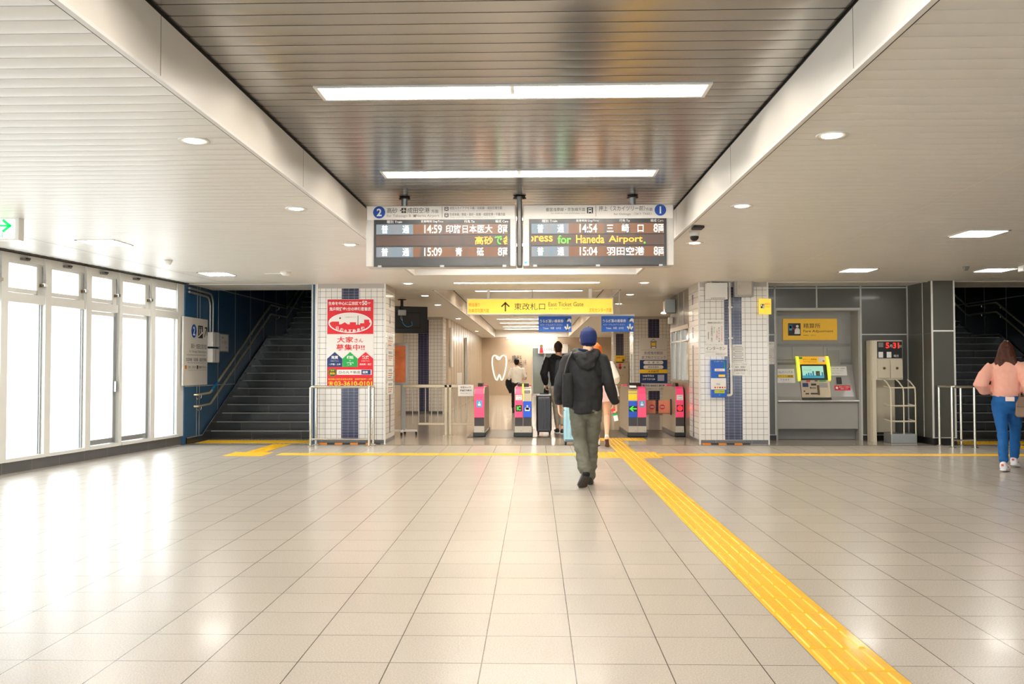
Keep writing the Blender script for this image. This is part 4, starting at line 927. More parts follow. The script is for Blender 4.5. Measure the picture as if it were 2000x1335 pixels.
b = MB(); b.rbox(rx(1438), rx(1466.5), YR-0.128, YR-0.118, rz(577), rz(549), mat('cabinet_door_beige', (190, 182, 168), 0.4), 0.004); d = b.build('door', t)
b = MB(); b.rbox(rx(1441.5), rx(1443.5), YR-0.14, YR-0.126, rz(564), rz(557), M_sill, 0.003); b.build('handle', d)
t = thing('conduit_pipe', 'white vertical conduit down the right pillar to the blue intercom', 'pipe', (rx(1426.5), YR-0.03, rz(772)))
b = MB(); b.tube([(rx(1425.3), YR-0.03, ZC-0.003), (rx(1427.5), YR-0.03, rz(771)), (rx(1418.3), YR-0.03, rz(771.5))], 0.022, M_white, 12, fil=0.07); b.build('pipe', t)
b = MB()
for y in (600, 660, 720): b.box(rx(1423), rx(1430.5), YR-0.055, YR-0.003, rz(y)-0.012, rz(y)+0.012, M_white)
b.build('clip', t)
t = thing('intercom_station', 'blue intercom phone unit on the right pillar below the notices', 'intercom', (rx(1402), YR-0.06, rz(776)))
b = MB(); b.rbox(rx(1387), rx(1417), YR-0.09, YR-0.003, rz(775.5), rz(702.5), mat('intercom_blue', (8, 84, 180), 0.35), 0.01); hb = b.build('housing', t)
b = MB(); b.rbox(rx(1386), rx(1415.5), YR-0.105, YR-0.088, rz(760), rz(738), P_wht, 0.004); pn = b.build('answer_panel', t)
b = MB(); F = FY(YR-0.107); b.text(F, '呼出', rx(1400), rz(749.5), I_blk, h=0.03)
for k, c in enumerate((I_red, I_org, I_bwn, I_red, I_org)): b.disc(F, rx(1394)+0.04*k, rz(756), 0.014, c, 12)
b.build('button_row', pn)
b = MB(); F = FY(YR-0.092); b.text(F, 'インターホン', rx(1402), rz(705.5), I_wht, w=0.17, h=0.02); b.rect(F, rx(1393.5), rx(1413.5), rz(724.5), rz(719.5), I_wht); b.text(FY(YR-0.0935), '御用の方', rx(1403), rz(722), I_red, h=0.026)
b.rect(F, rx(1412), rx(1413.5), rz(719), rz(706), I_grn); b.rect(F, rx(1401), rx(1414), rz(735.5), rz(731), I_yel); b.rect(F, rx(1393), rx(1413), rz(767), rz(761), I_lim); b.text(FY(YR-0.0935), 'カメラ作動中', rx(1403), rz(764), I_blk, w=0.15, h=0.022); b.disc(F, rx(1403), rz(770.5), 0.012, I_cyn, 12)
b.build('print', hb)
def paper(label, x0, x1, y0, y1, Y, lines, name='paper_notice', group='notices on the right pillar', X=None, pm=None):
    """lines: (text, centre x, centre y, width, height m, print, vertical)"""
    t = thing(name, label, 'notice', (AX((x0+x1)/2, Y), Y-0.004, AZ(y1, Y, (x0+x1)/2)), 0, group)
    g = lambda y: AZ(y, Y, (x0+x1)/2)
    b = MB(); b.box(AX(x0, Y), AX(x1, Y), Y-0.006, Y-0.003, g(y1), g(y0), pm or P_wht); s_ = b.build('sheet', t)
    b = MB(); F = FY(Y-0.0075)
    for tx, xc, yc, w_, h_, m, v in lines:
        if tx is None: b.rect(F, AX(xc, Y)-w_/2, AX(xc, Y)+w_/2, g(yc)-h_/2, g(yc)+h_/2, m)
        elif v:
            for i, ch in enumerate(tx): b.text(F, ch, AX(xc, Y), g(yc)-(i+0.5)*h_/len(tx), m, h=min(w_, h_/len(tx)*0.85))
        else: b.text(F, tx, AX(xc, Y), g(yc), m, w=w_, h=h_)
    b.build('print', s_); return t
W_ = 0.0086
paper('white notice with red vertical writing on the right pillar, upper left', 1379.5, 1414.5, 625, 672, YR,
      [('同駅構内工事のお知らせ', 1397, 630, 28*W_, 0.03, I_blk, 0), ('安全のため左側を通行', 1410, 636, 0.03, 0.27, I_red, 1), ('足元にご注意', 1405, 638, 0.03, 0.26, I_blk, 1), ('ご協力お願い', 1400.5, 642, 0.028, 0.18, I_red, 1), ('通行止め', 1395.5, 638, 0.02, 0.1, I_grn, 1), ('工事期間のご案内', 1390.5, 637, 0.03, 0.26, I_blk, 1), (None, 1384, 655, 0.01, 0.12, I_gry, 0)])
paper('wide white intercom notice above the blue intercom unit', 1376.5, 1421, 673.5, 695.5, YR,
      [('インターホン', 1398, 680, 38*W_, 0.06, I_blk, 0), ('御用の方は呼出ボタンを押して下さい', 1390, 687, 22*W_, 0.014, I_gry, 0), ('駅係員が対応します', 1408, 691, 20*W_, 0.03, I_gry, 0)])
paper('white typed sheet right of the conduit on the right pillar', 1430.5, 1454.5, 672.5, 706, YR,
      [(None, 1442, 676+3.4*k, (20 if k % 3 else 14)*W_, 0.009, I_gry, 0) for k in range(9)])
paper('lower white notice about pass fares on the right pillar', 1430, 1464, 706.5, 733, YR,
      [('シルバーパスは', 1446, 711, 24*W_, 0.028, I_gry, 0), ('磁気　専用の', 1446, 716.5, 20*W_, 0.028, I_blk, 0), ('自動精算機へ', 1447, 722.5, 26*W_, 0.036, I_blk, 0), ('お進みください', 1446, 728.5, 18*W_, 0.024, I_gry, 0)])
paper('narrow white notice with red vertical writing on the grey wall beside the fare machine', 1501.5, 1512.5, 667, 711, 15.788,
      [('お知らせ', 1506.5, 671, 0.08, 0.024, I_blk, 0), ('左側通行にご協力を', 1510, 677, 0.022, 0.27, I_red, 1), ('足元にご注意下さい', 1506.5, 680, 0.022, 0.25, I_grn, 1), ('工事期間中', 1503.2, 683, 0.022, 0.2, I_red, 1)], group=None)
t = thing('projecting_sign', 'yellow fare adjustment sign sticking out from the right edge of the pillar', 'sign', (3.83, 14.965, 2.16), R2D(14))
b = MB(WM[t.name]); b.rbox(-0.11, 0.11, -0.012, 0.012, 0, 0.26, M_ysg, 0.004); fc = b.build('panel', t)
b = MB(WM[t.name]); F = (Vector((0, -0.0135, 0)), X1, Z1); F2 = (Vector((0, -0.015, 0)), X1, Z1)
b.rect(F, -0.085, -0.02, 0.1, 0.17, I_blk); b.disc(F2, -0.035, 0.15, 0.01, I_wht, 12); b.rect(F2, -0.05, -0.022, 0.104, 0.138, I_wht); b.rect(F2, -0.08, -0.06, 0.13, 0.165, I_wht)
b.box(-0.02, 0.02, 0.012, 0.034, 0.1, 0.16, M_sill); b.text(F, '精算所', 0.04, 0.17, I_org, w=0.1, h=0.04); b.text(F, 'Fare Adjustment', 0.04, 0.125, I_bwn, w=0.1, h=0.016); b.build('lettering', fc)

# ------------------------------------------------------------------ fare adjustment niche
YN = 16.18
t = thing('fare_sign', 'yellow fare adjustment sign in the grey niche above the machine', 'sign', (AX(1581, YN), YN-0.02, AZ(664, YN, 1581)))
n_ = lambda y: AZ(y, YN, 1581)
b = MB(); b.rbox(AX(1529, YN), AX(1635, YN), YN-0.03, YN-0.003, n_(664), n_(622), mat('fare_sign_yellow', (230, 178, 40), 0.4, emit=0.06), 0.004); fc = b.build('panel', t)
b = MB(); F = FY(YN-0.032); F2 = FY(YN-0.0335)
b.rect(F, AX(1539, YN), AX(1563.5, YN), n_(655), n_(631), I_blk); b.disc(F2, AX(1557, YN), n_(637), 0.024, I_wht, 16); b.poly(F2, [(AX(1551.5, YN), n_(652)), (AX(1562, YN), n_(652)), (AX(1562, YN), n_(643)), (AX(1559, YN), n_(640.5)), (AX(1554.5, YN), n_(640.5)), (AX(1552, YN), n_(644))], I_wht)
b.poly(F2, [(AX(1541, YN), n_(645)), (AX(1547, YN), n_(645)), (AX(1547, YN), n_(634)), (AX(1541, YN), n_(634))], I_cyn); b.rect(F2, AX(1542, YN), AX(1546, YN), n_(641), n_(636), I_wht); b.line(F2, [(AX(1552, YN), n_(643)), (AX(1548.5, YN), n_(641))], 0.02, I_red)
b.text(F, '精算所', AX(1569, YN), n_(636), I_blk, w=AX(1602, YN)-AX(1569, YN), h=0.09, al='L'); b.text(F, 'Fare Adjustment', AX(1569, YN), n_(647), I_blk, w=AX(1627, YN)-AX(1569, YN), h=0.055, al='L'); b.text(F, '精算处　정산소', AX(1569, YN), n_(654.5), I_bwn, w=0.22, h=0.02, al='L')
b.build('lettering', fc)
# the machine: counter base, sloping fascia, screen module
t = thing('fare_machine', 'fare adjustment machine with yellow-sided screen set in the grey niche', 'ticket machine', (4.95, 15.95, 0))
G = 0.70
b = MB(); b.box(4.253, 5.657, 15.84, 15.87, 0.20, G-0.04, M_niche); b.box(4.253, 5.657, 15.98, 16.0, 0.005, 0.2, mat('niche_toe_grey', (128, 127, 124), 0.45)); b.build('lower_panel', t)
b = MB(); b.rbox(4.253, 5.672, 15.79, 16.172, G-0.03, G, M_steel, 0.006); b.build('counter', t)
b = MB(); prof = [(15.86, G), (15.9, G+0.06), (16.09, 1.32), (16.172, 1.36), (16.172, G)]
b.prism(prof, 'x', 4.255, 4.695, M_niche); b.prism(prof, 'x', 5.215, 5.655, M_niche); b.prism([(15.98, G), (15.98, G+0.03), (16.12, 1.42), (16.172, 1.42), (16.172, G)], 'x', 4.695, 5.215, mat('machine_recess', (120, 118, 112), 0.4)); b.build('sloping_fascia', t)
b = MB(); b.box(4.255, 5.655, 16.14, 16.172, 1.42, 1.655, M_niche); b.box(4.255, 5.655, 16.12, 16.172, 1.655, 1.70, mat('niche_ledge', (140, 138, 132), 0.4))
for x in (4.61, 5.16): b.box(x-0.003, x+0.003, 16.136, 16.14, 1.42, 1.655, I_gry)
b.build('back_panel', t)
b = MB(); b.rbox(5.225, 5.455, 16.12, 16.145, 1.33, 1.62, M_niche, 0.004); b.rbox(5.245, 5.435, 16.112, 16.122, 1.35, 1.58, mat('hatch_grey', (148, 146, 140), 0.4), 0.006); b.build('hatch', t)
M_lim = mat('lit_yellow_side', (236, 240, 70), 0.35, emit=0.25)
sl = lambda z: 15.905+(z-0.76)*0.28      # sloping front
for x0 in (4.655, 5.185):
    b = MB(); P = [(sl(1.47)-0.02, 1.475), (sl(1.40)-0.06, 1.40), (sl(1.2)-0.075, 1.2), (sl(1.05)-0.04, 1.06), (sl(1.03), 1.03), (sl(1.47)+0.02, 1.475)]
    b.prism(P, 'x', x0, x0+0.045, M_lim); b.build('side_cheek', t)
def slab(b, x0, x1, z0, z1, off, m, th=0.012):
    b.add([(x, sl(z)-off-dd, z) for dd in (0, th) for x in (x0, x1) for z in (z0, z1)], [(0, 1, 3, 2), (4, 6, 7, 5), (0, 4, 5, 1), (2, 3, 7, 6), (0, 2, 6, 4), (1, 5, 7, 3)], m)
b = MB(); slab(b, 4.69, 5.20, 1.33, 1.47, 0.0, mat('lit_yellow_header', (240, 178, 20), 0.4, emit=0.15)); hd = b.build('header_panel', t)
b = MB(); d = Vector((0, 0.27, 0.963)); F = (Vector((0, sl(1.33)-0.0135, 1.33)), X1, d); b.text(F, 'のりこし精算機', 4.9, 0.09, I_bwn, w=0.24, h=0.035); b.text(F, 'Fare Adjustment', 4.9, 0.045, I_bwn, w=0.24, h=0.022); b.rect(F, 4.71, 4.77, 0.1, 0.135, I_grn); b.rect(F, 5.05, 5.17, 0.04, 0.13, I_wht); b.disc(F, 5.14, 0.06, 0.02, I_org, 14); b.build('lettering', hd)
b = MB(); slab(b, 4.70, 5.185, 1.06, 1.325, 0.0, M_black); sc = b.build('screen_bezel', t)
b = MB(); slab(b, 4.745, 5.12, 1.085, 1.3, 0.011, mat('lit_screen_teal', (150, 200, 180), 0.3, emit=0.25), 0.004); s2 = b.build('screen', sc)
b = MB(); F = (Vector((0, sl(1.085)-0.0275, 1.085)), X1, d); b.rect(F, 4.745, 5.12, 0, 0.05, mat('lit_screen_water', (60, 150, 170), 0.3, emit=0.2)); b.rect(F, 4.98, 5.05, 0.04, 0.13, I_bwn); b.rect(F, 4.99, 5.04, 0.06, 0.11, I_gry); b.text(F, 'いらっしゃいませ', 4.84, 0.15, I_nav, w=0.14, h=0.02)
for x, h in ((4.8, 0.05), (4.84, 0.07), (4.88, 0.06), (4.92, 0.1), (5.08, 0.08)): b.rect(F, x, x+0.025, 0.03, 0.03+h, I_cyn)
b.build('picture', s2)
b = MB(); slab(b, 4.70, 5.21, 0.745, 1.05, 0.0, M_gatest, 0.01); lp = b.build('lower_module', t)
b = MB()
for x0, x1, z0, z1, m in ((4.73, 4.83, 0.93, 1.0, I_nav), (4.88, 4.97, 0.955, 0.99, I_blk), (4.88, 4.96, 0.90, 0.925, I_gry), (4.86, 4.875, 0.9, 0.93, I_blk), (4.74, 4.765, 0.845, 0.865, I_blk), (4.77, 4.83, 0.80, 0.822, I_blk), (4.86, 4.98, 0.80, 0.825, I_blk), (4.98, 5.02, 0.79, 0.96, I_bwn), (5.02, 5.17, 0.92, 1.0, M_niche), (4.80, 4.87, 1.02, 1.045, I_red), (4.95, 5.0, 1.03, 1.045, I_blk), (5.03, 5.15, 1.025, 1.045, I_grn)):
    slab(b, x0, x1, z0, z1, 0.0095, m, 0.004)
b.build('slot', lp)
b = MB(); slab(b, 4.265, 4.61, 1.0, 1.25, 0.0, P_wht, 0.003); s_ = b.build('paper_notice', t)
b = MB(); F = (Vector((0, sl(1.0)-0.0045, 1.0)), X1, d); F2 = (Vector((0, sl(1.0)-0.006, 1.0)), X1, d); b.text(F, 'シルバーパス', 4.43, 0.2, I_blk, w=0.3, h=0.045); b.rect(F, 4.28, 4.59, 0.095, 0.15, I_yel); b.text(F2, 'のりこし精算', 4.435, 0.122, I_blk, w=0.28, h=0.042); b.text(F, 'できます', 4.43, 0.06, I_nav, w=0.16, h=0.03); b.text(F, 'ご利用ください', 4.44, 0.02, I_pnk, w=0.16, h=0.015); b.build('print', s_)
b = MB(); slab(b, 5.245, 5.535, 1.13, 1.29, 0.0, P_wht, 0.003); s_ = b.build('instruction_plate', t)
b = MB(); F = (Vector((0, sl(1.13)-0.0045, 1.13)), X1, d)
for k, s0 in enumerate(('ご利用のお客様へ　運賃精算', 'きっぷを入れてください', '現金またはICカード')): b.text(F, s0, 5.265, 0.13-0.043*k, I_gry, w=0.24-0.03*k, h=0.02, al='L')
b.build('print', s_)
b = MB(); slab(b, 5.335, 5.425, 0.98, 1.1, 0.0, I_blk, 0.006); b.build('card_slot', t)
b = MB(); slab(b, 5.29, 5.565, 0.87, 0.955, 0.0, I_red, 0.003); s_ = b.build('red_sticker', t)
b = MB(); F = (Vector((0, sl(0.87)-0.0045, 0.87)), X1, d); b.text(F, '防犯カメラ作動中', 5.46, 0.06, I_wht, w=0.18, h=0.022); b.text(F, '通報します', 5.46, 0.028, I_wht, w=0.14, h=0.018); b.disc(F, 5.33, 0.045, 0.022, I_wht, 14); b.build('print', s_)

# ------------------------------------------------------------------ date board and leaflet rack
t = thing('leaflet_stand', 'beige stand with a red-digit date board above an empty wire leaflet rack', 'stand', (6.07, 15.55, 0))
M_bei = mat('beige_steel', (204, 194, 172), 0.4, var=0.03); M_bei2 = mat('beige_cream_bar', (226, 216, 190), 0.4)
b = MB(); pts = [(5.79, 15.78), (5.79, 15.62)]+[(5.79+0.09*(1-math.cos(a)), 15.62-0.09*math.sin(a)) for a in (0.3, 0.7, 1.1, 1.5)]+[(6.30, 15.53), (6.33, 15.56), (6.33, 15.78)]
b.prism(pts, 'z', 1.06, 1.74, M_bei); b.build('display_head', t)
b = MB(); b.prism([(5.79, 15.78), (5.79, 15.62), (5.81, 15.56), (5.86, 15.53), (5.87, 15.55), (5.84, 15.60), (5.82, 15.78)], 'z', 0.0, 1.06, M_bei); b.box(5.85, 6.25, 15.72, 15.74, 0.15, 1.06, M_bei); b.build('back_panel', t)
b = MB(); b.rbox(5.885, 6.305, 15.515, 15.535, 1.43, 1.72, M_black, 0.006); dp = b.build('date_panel', t)
b = MB(); F = FY(15.513); L_r = flat('lit_red_digit', (240, 40, 30), emit=0.5)
b.text(F, '5', 6.055, 1.65, L_r, h=0.1, bold=0.03); b.text(F, '月', 6.115, 1.64, I_wht, h=0.05); b.text(F, '31', 6.2, 1.65, L_r, h=0.1, bold=0.03); b.text(F, '日', 6.275, 1.635, I_wht, h=0.04); b.text(F, '曜日', 6.2, 1.47, I_wht, h=0.04)
b.rect(F, 5.9, 5.985, 1.62, 1.7, I_gry); b.rect(F, 5.9, 5.98, 1.44, 1.54, P_wht); b.rect(F, 6.04, 6.12, 1.44, 1.54, P_wht); b.build('lettering', dp)
for x0, x1 in ((5.885, 6.095), (6.105, 6.31)):
    b = MB(); b.rbox(x0, x1, 15.512, 15.535, 1.09, 1.405, M_bei, 0.005); d_ = b.build('door', t)
    b = MB(); b.lathe([(0.022, 0), (0.022, -0.012), (0.012, -0.018)], ((x0+x1)/2+0.005, 15.512, 1.26), I_bwn, 16, 'y'); b.build('knob', d_)
b = MB(); b.rbox(5.97, 6.40, 15.18, 15.52, 0.0, 0.16, M_sill, 0.01); b.build('base', t)
b = MB()
for x in (5.98, 6.19, 6.385): b.tube([(x, 15.5, 1.06), (x, 15.4, 1.03), (x, 15.22, 0.93), (x, 15.2, 0.85), (x, 15.2, 0.15)], 0.011, M_bei2, 8, fil=0.06)
for z in (0.93, 0.63, 0.37): b.cyl((5.98, 15.2, z), (6.385, 15.2, z), 0.011, M_bei2, 8); b.cyl((5.98, 15.2, z), (5.98, 15.5, z+0.02), 0.009, M_bei2, 8); b.cyl((6.385, 15.2, z), (6.385, 15.5, z+0.02), 0.009, M_bei2, 8)
b.build('wire_rack', t)
for z in (0.36, 0.62): b = MB(); b.box(5.98, 6.39, 15.22, 15.52, z-0.01, z, M_bei); b.build('shelf', t)

# ------------------------------------------------------------------ ticket gates
YGT = 16.52
M_gpk = mat('gate_pink', (240, 76, 122), 0.4, emit=0.05); M_gbl = mat('gate_blue', (20, 76, 190), 0.4, emit=0.05); M_gdk = mat('gate_dark_recess', (44, 34, 30), 0.3); M_gbs = mat('gate_base_grey', (190, 184, 172), 0.4)
M_gsal = mat('flap_salmon', (240, 146, 112), 0.45); M_ledg = flat('lit_gate_green', (60, 210, 40), emit=0.6); M_ledr = flat('lit_gate_red', (250, 30, 40), emit=0.7)
def icon(b, F, F2, a, c, s, m):
    b.rect(F, a-s*0.85, a+s*0.85, c-s, c+s, m); b.rect(F2, a-s*0.4, a+s*0.45, c-s*0.55, c+s*0.1, I_wht); b.disc(F2, a, c+s*0.45, s*0.22, I_wht, 12); b.rect(F2, a-s*0.1, a+s*0.1, c, c+s*0.4, I_wht)
def gate(label, x0, x1, halves, flaps=()):
    """halves: kind of each face from left to right"""
    t = thing('ticket_gate', label, 'ticket gate', ((x0+x1)/2, YGT+0.8, 0), 0, 'ticket gates'); L = 1.65
    b = MB(); b.rbox(x0-0.02, x1+0.02, YGT+0.0, YGT+L+0.02, 0.004, 0.085, M_black, 0.01); b.build('plinth', t)
    b = MB(); b.prism([(YGT+0.02, 0.085), (YGT+0.02, 0.80), (YGT+0.05, 0.88), (YGT+0.16, 0.915), (YGT+1.45, 0.915), (YGT+L, 0.80), (YGT+L, 0.085)], 'x', x0, x1, M_gatest); b.build('body', t)
    b = MB(); b.prism([(YGT+0.3, 0.915), (YGT+0.34, 0.985), (YGT+0.62, 0.99), (YGT+0.7, 0.915)], 'x', x0+0.05, x1-0.05, M_gdk); b.build('reader_hump', t)
    b = MB(); b.rbox(x0+0.01, x1-0.01, YGT+1.15, YGT+1.5, 0.90, 0.94, M_gpk, 0.01); b.build('far_cover', t)
    n = len(halves); w_ = (x1-x0)/n
    for i, k in enumerate(halves):
        a, c = x0+i*w_+0.003, x0+(i+1)*w_-0.003; m_ = (a+c)/2; s = w_*0.5
        b = MB(); b.box(a, c, YGT+0.0, YGT+0.02, 0.085, 0.20, M_gbs); b.disc(FY(YGT-0.001), c-0.03, 0.115, 0.008, I_gry, 10); b.build('base_panel', t)
        b = MB(); b.box(a, c, YGT+0.012, YGT+0.022, 0.2, 0.36, M_gdk); b.build('recess', t)
        col = {'blue_arrow': M_gbl, 'blue_card': M_gbl}.get(k, M_gpk)
        b = MB(); lo, hi = (0.36, 0.66) if k in ('blue_arrow', 'blue_card') else (0.36, 0.80)
        b.rbox(a, c, YGT-0.012, YGT+0.02, lo, hi, col, 0.006)
        if hi > 0.7: b.prism([(YGT-0.012, 0.80), (YGT+0.03, 0.89), (YGT+0.12, 0.925), (YGT+0.2, 0.925), (YGT+0.2, 0.915), (YGT+0.05, 0.8)], 'x', a+0.01, c-0.01, col)
        f = b.build('front_panel', t)
        b = MB(); F = FY(YGT-0.0135); F2 = FY(YGT-0.015); F3 = FY(YGT-0.0165)
        if k == 'pink_icon': icon(b, F, F2, m_, 0.61, 0.06, I_cyn)
        if k == 'blue_card': icon(b, F, F2, m_, 0.54, 0.07, M_gbl); b.rect(F2, m_-0.045, m_+0.045, 0.48, 0.54, I_wht)
        if k in ('pink_ic', 'pink_red'):
            b.rect(F, m_-s*0.75, m_+s*0.75, 0.68, 0.775, P_wht); b.text(F2, 'IC専用', m_, 0.75, I_blk, w=s*1.0, h=0.02); b.text(F2, '注意', m_, 0.70, I_cyn, w=s*0.9, h=0.025)
            b.rect(F, m_-s*0.75, m_+s*0.75, 0.47, 0.59, I_blk)
            if k == 'pink_ic': b.text(F2, 'IC', m_, 0.53, M_ledg, w=s*0.9, h=0.075, bold=0.02)
            else: b.disc(F2, m_, 0.53, 0.048, M_ledr, 20)
        if k == 'blue_arrow':
            b.rect(F, m_-s*0.9, m_+s*0.9, 0.47, 0.57, I_blk); b.line(F2, [(m_-0.05, 0.52), (m_+0.06, 0.52)], 0.018, M_ledg); b.line(F2, [(m_+0.0, 0.56), (m_-0.05, 0.52), (m_+0.0, 0.48)], 0.018, M_ledg)
        if b.v or b.lines: b.build('front_marking', f)
        if k == 'blue_arrow':
            b = MB(); b.prism([(YGT+0.0, 0.68), (YGT+0.03, 0.84), (YGT+0.05, 0.84), (YGT+0.03, 0.68)], 'x', a, c, mat('gate_yellow_label', (240, 214, 40), 0.4)); b.build('yellow_label', t)
            b = MB(); b.rbox(a+0.02, c-0.01, YGT+0.02, YGT+0.14, 0.90, 0.95, M_steel, 0.01); b.build('ticket_slot', t)
        if k == 'blue_card':
            b = MB(); b.lathe([(0.0, -0.065), (0.09, -0.065), (0.1, -0.05), (0.1, 0.05), (0.09, 0.065), (0.0, 0.065)], (m_, YGT+0.12, 0.80), I_gry, 24, 'x'); b.build('reader_dome', t)
            b = MB(); b.rbox(a-0.02, a+0.01, YGT-0.01, YGT+0.1, 0.66, 0.98, M_lim, 0.005); b.build('yellow_edge', t)
    for sx in flaps:
        X = x1 if sx > 0 else x0
        b = MB(); b.rbox(min(X+sx*0.01, X+sx*0.245), max(X+sx*0.01, X+sx*0.245), YGT+0.52, YGT+0.56, 0.40, 0.66, M_gsal, 0.03, 3); f = b.build('flap_door', t)
        b = MB(); F = FY(YGT+0.517); F2 = FY(YGT+0.515); c = X+sx*0.17; b.disc(F, c, 0.53, 0.05, I_red, 24); b.rect(F2, c-0.035, c+0.035, 0.52, 0.54, I_wht); b.build('no_entry_mark', f)
        b = MB(); b.rbox(min(X, X+sx*0.02), max(X, X+sx*0.02), YGT+0.5, YGT+0.58, 0.38, 0.68, M_black, 0.005); b.build('flap_hinge', t)
    return t
gate('leftmost ticket gate, narrow pink front beside the steel barrier', AX(926, YGT), AX(946, YGT), ['pink_icon'])
gate('ticket gate with a green IC display, left of the black suitcase', AX(1005, YGT), AX(1038, YGT), ['pink_ic', 'blue_card'])
gate('ticket gate with a green arrow and an orange flap, right of the capped person', AX(1227, YGT), AX(1262, YGT), ['blue_arrow', 'pink_icon'], (1,))
gate('rightmost ticket gate with a red round light, against the right pillar', AX(1319, YGT), 2.735, ['pink_red'], (-1,))

# ------------------------------------------------------------------ steel barrier beside the gates
YF = 16.85
t = thing('barrier_fence', 'tan steel barrier between the left pillar and the ticket gates', 'barrier', (-1.9, YF, 0))
fx = lambda x: AX(x, YF)
b = MB(); b.rbox(fx(786), fx(924), YF-0.03, YF+0.03, 0.90, 0.965, M_gatest, 0.01); b.build('top_rail', t)
b = MB(); b.rbox(fx(817), fx(868), YF-0.02, YF+0.02, 0.20, 0.245, M_gatest, 0.006); b.build('bottom_rail', t)
b = MB(); b.rbox(fx(880), fx(922), YF-0.02, YF+0.02, 0.20, 0.24, M_gatest, 0.006); b.build('bottom_rail', t)
for x in (871, 879.5):
    b = MB(); b.rbox(fx(x)-0.03, fx(x)+0.03, YF-0.03, YF+0.03, 0.012, 0.965, M_gatest, 0.008); b.box(fx(x)-0.05, fx(x)+0.05, YF-0.06, YF+0.06, 0, 0.012, M_gatest); b.build('post', t)
for x in (806, 818, 831, 843, 855, 889, 901, 912):
    b = MB(); b.cyl((fx(x), YF, 0.225), (fx(x), YF, 0.91), 0.011, M_steel, 10); b.build('baluster', t)
b = MB(); b.box(fx(895), fx(925), YF-0.045, YF-0.034, AZ(773, YF, 910), AZ(751.5, YF, 910), P_wht); s_ = b.build('notice_plate', t)
b = MB(); F = FY(YF-0.047); b.text(F, '防犯カメラ', fx(910), AZ(756, YF, 910), I_blk, w=0.19, h=0.04, bold=0.02); b.text(F, '録画機作動中', fx(910), AZ(762, YF, 910), I_blk, w=0.22, h=0.04, bold=0.02); b.text(F, '通り抜けはご遠慮ください', fx(910), AZ(767.5, YF, 910), I_gry, w=0.2, h=0.02); b.build('print', s_)
t = thing('notice_stand', 'grey wheeled notice stand half hidden behind the left pillar', 'notice stand', (-2.52, 17.05, 0))
b = MB(); b.rbox(-2.56, -2.48, 17.0, 17.08, 0.09, 0.97, M_sill, 0.01); b.build('post', t)
b = MB(); b.rbox(-2.85, -2.25, 17.02, 17.06, 0.06, 0.10, M_white, 0.008); b.rbox(-2.54, -2.5, 16.8, 17.3, 0.06, 0.1, M_white, 0.008); b.build('foot_bar', t)
for x, y in ((-2.83, 17.04), (-2.27, 17.04), (-2.52, 16.82), (-2.52, 17.28)):
    b = MB(); b.lathe([(0.0, -0.015), (0.035, -0.015), (0.035, 0.015), (0.0, 0.015)], (x, y, 0.035), M_black, 16, 'x'); b.build('caster', t)
b = MB(); b.rbox(-2.95, -2.42, 17.0, 17.07, 0.95, 1.75, M_sill, 0.01); b.build('board_frame', t)
b = MB(); b.box(-2.90, -2.47, 16.993, 17.0, 1.0, 1.70, mat('orange_leaflet', (206, 112, 60), 0.5, var=0.4, scale=9)); b.build('leaflet_panel', t)
# ------------------------------------------------------------------ beyond the gates
YC = 24.885
t = thing('clinic_sign', 'tall clinic advertising board on the inner right tiled pillar', 'sign', (AX(1277, YC), YC, AZ(763, YC, 1277)))
cx = lambda x: AX(x, YC); cz = lambda y: AZ(y, YC, 1277)
b = MB(); b.rbox(cx(1249), cx(1303.5), YC-0.02, YC-0.003, cz(763), cz(659.5), P_sgn, 0.004); fc = b.build('panel', t)
b = MB(); F = FY(YC-0.022); F2 = FY(YC-0.024); F3 = FY(YC-0.026)
b.rect(F, cx(1249.5), cx(1303), cz(721), cz(702.5), I_nav); b.rect(F, cx(1249.5), cx(1303), cz(728.5), cz(721), I_yel); b.rect(F, cx(1249.5), cx(1303), cz(748), cz(728.5), I_nav)
b.rect(F, cx(1271), cx(1282), cz(680), cz(666), I_gry); b.rect(F2, cx(1272.5), cx(1280.5), cz(675), cz(669), I_yel); b.line(F, [(cx(1270), cz(667)), (cx(1276.5), cz(662)), (cx(1283), cz(667))], 0.015, I_gry); b.rect(F2, cx(1273), cx(1280), cz(679.5), cz(677), I_wht); b.rect(F, cx(1252), cx(1301), cz(683.2), cz(682.8), I_gry)
b.text(F, '京成曳舟駅前', cx(1276.5), cz(689), I_nav, w=cx(1295)-cx(1258), h=0.085); b.text(F, '皮フ科クリニック', cx(1276.5), cz(697.5), I_nav, w=cx(1300)-cx(1253), h=0.085)
for y, s_ in ((707.5, '皮　膚　科'), (716.5, '美容皮膚科')):
    b.poly(F2, [(cx(1260)+0.05*math.cos(a)*1.0, cz(y)+0.05*math.sin(a)) for a in [math.pi/2+math.pi*i/8 for i in range(9)]]+[(cx(1292)+0.05*math.cos(a), cz(y)+0.05*math.sin(a)) for a in [-math.pi/2+math.pi*i/8 for i in range(9)]], P_wht)
    b.text(F3, s_, cx(1276), cz(y), I_nav, w=0.3, h=0.06)
b.text(F2, '土日診療', cx(1276), cz(725), I_bwn, w=0.3, h=0.06, bold=0.02); b.text(F2, 'WEB予約は', cx(1266), cz(733.5), I_wht, w=0.32, h=0.06, bold=0.02); b.text(F2, 'コチラから▶', cx(1267), cz(740), I_wht, w=0.36, h=0.06, bold=0.02); b.rect(F2, cx(1284), cx(1297), cz(743.5), cz(731.5), mat('pale_blue_print', (176, 190, 214)))
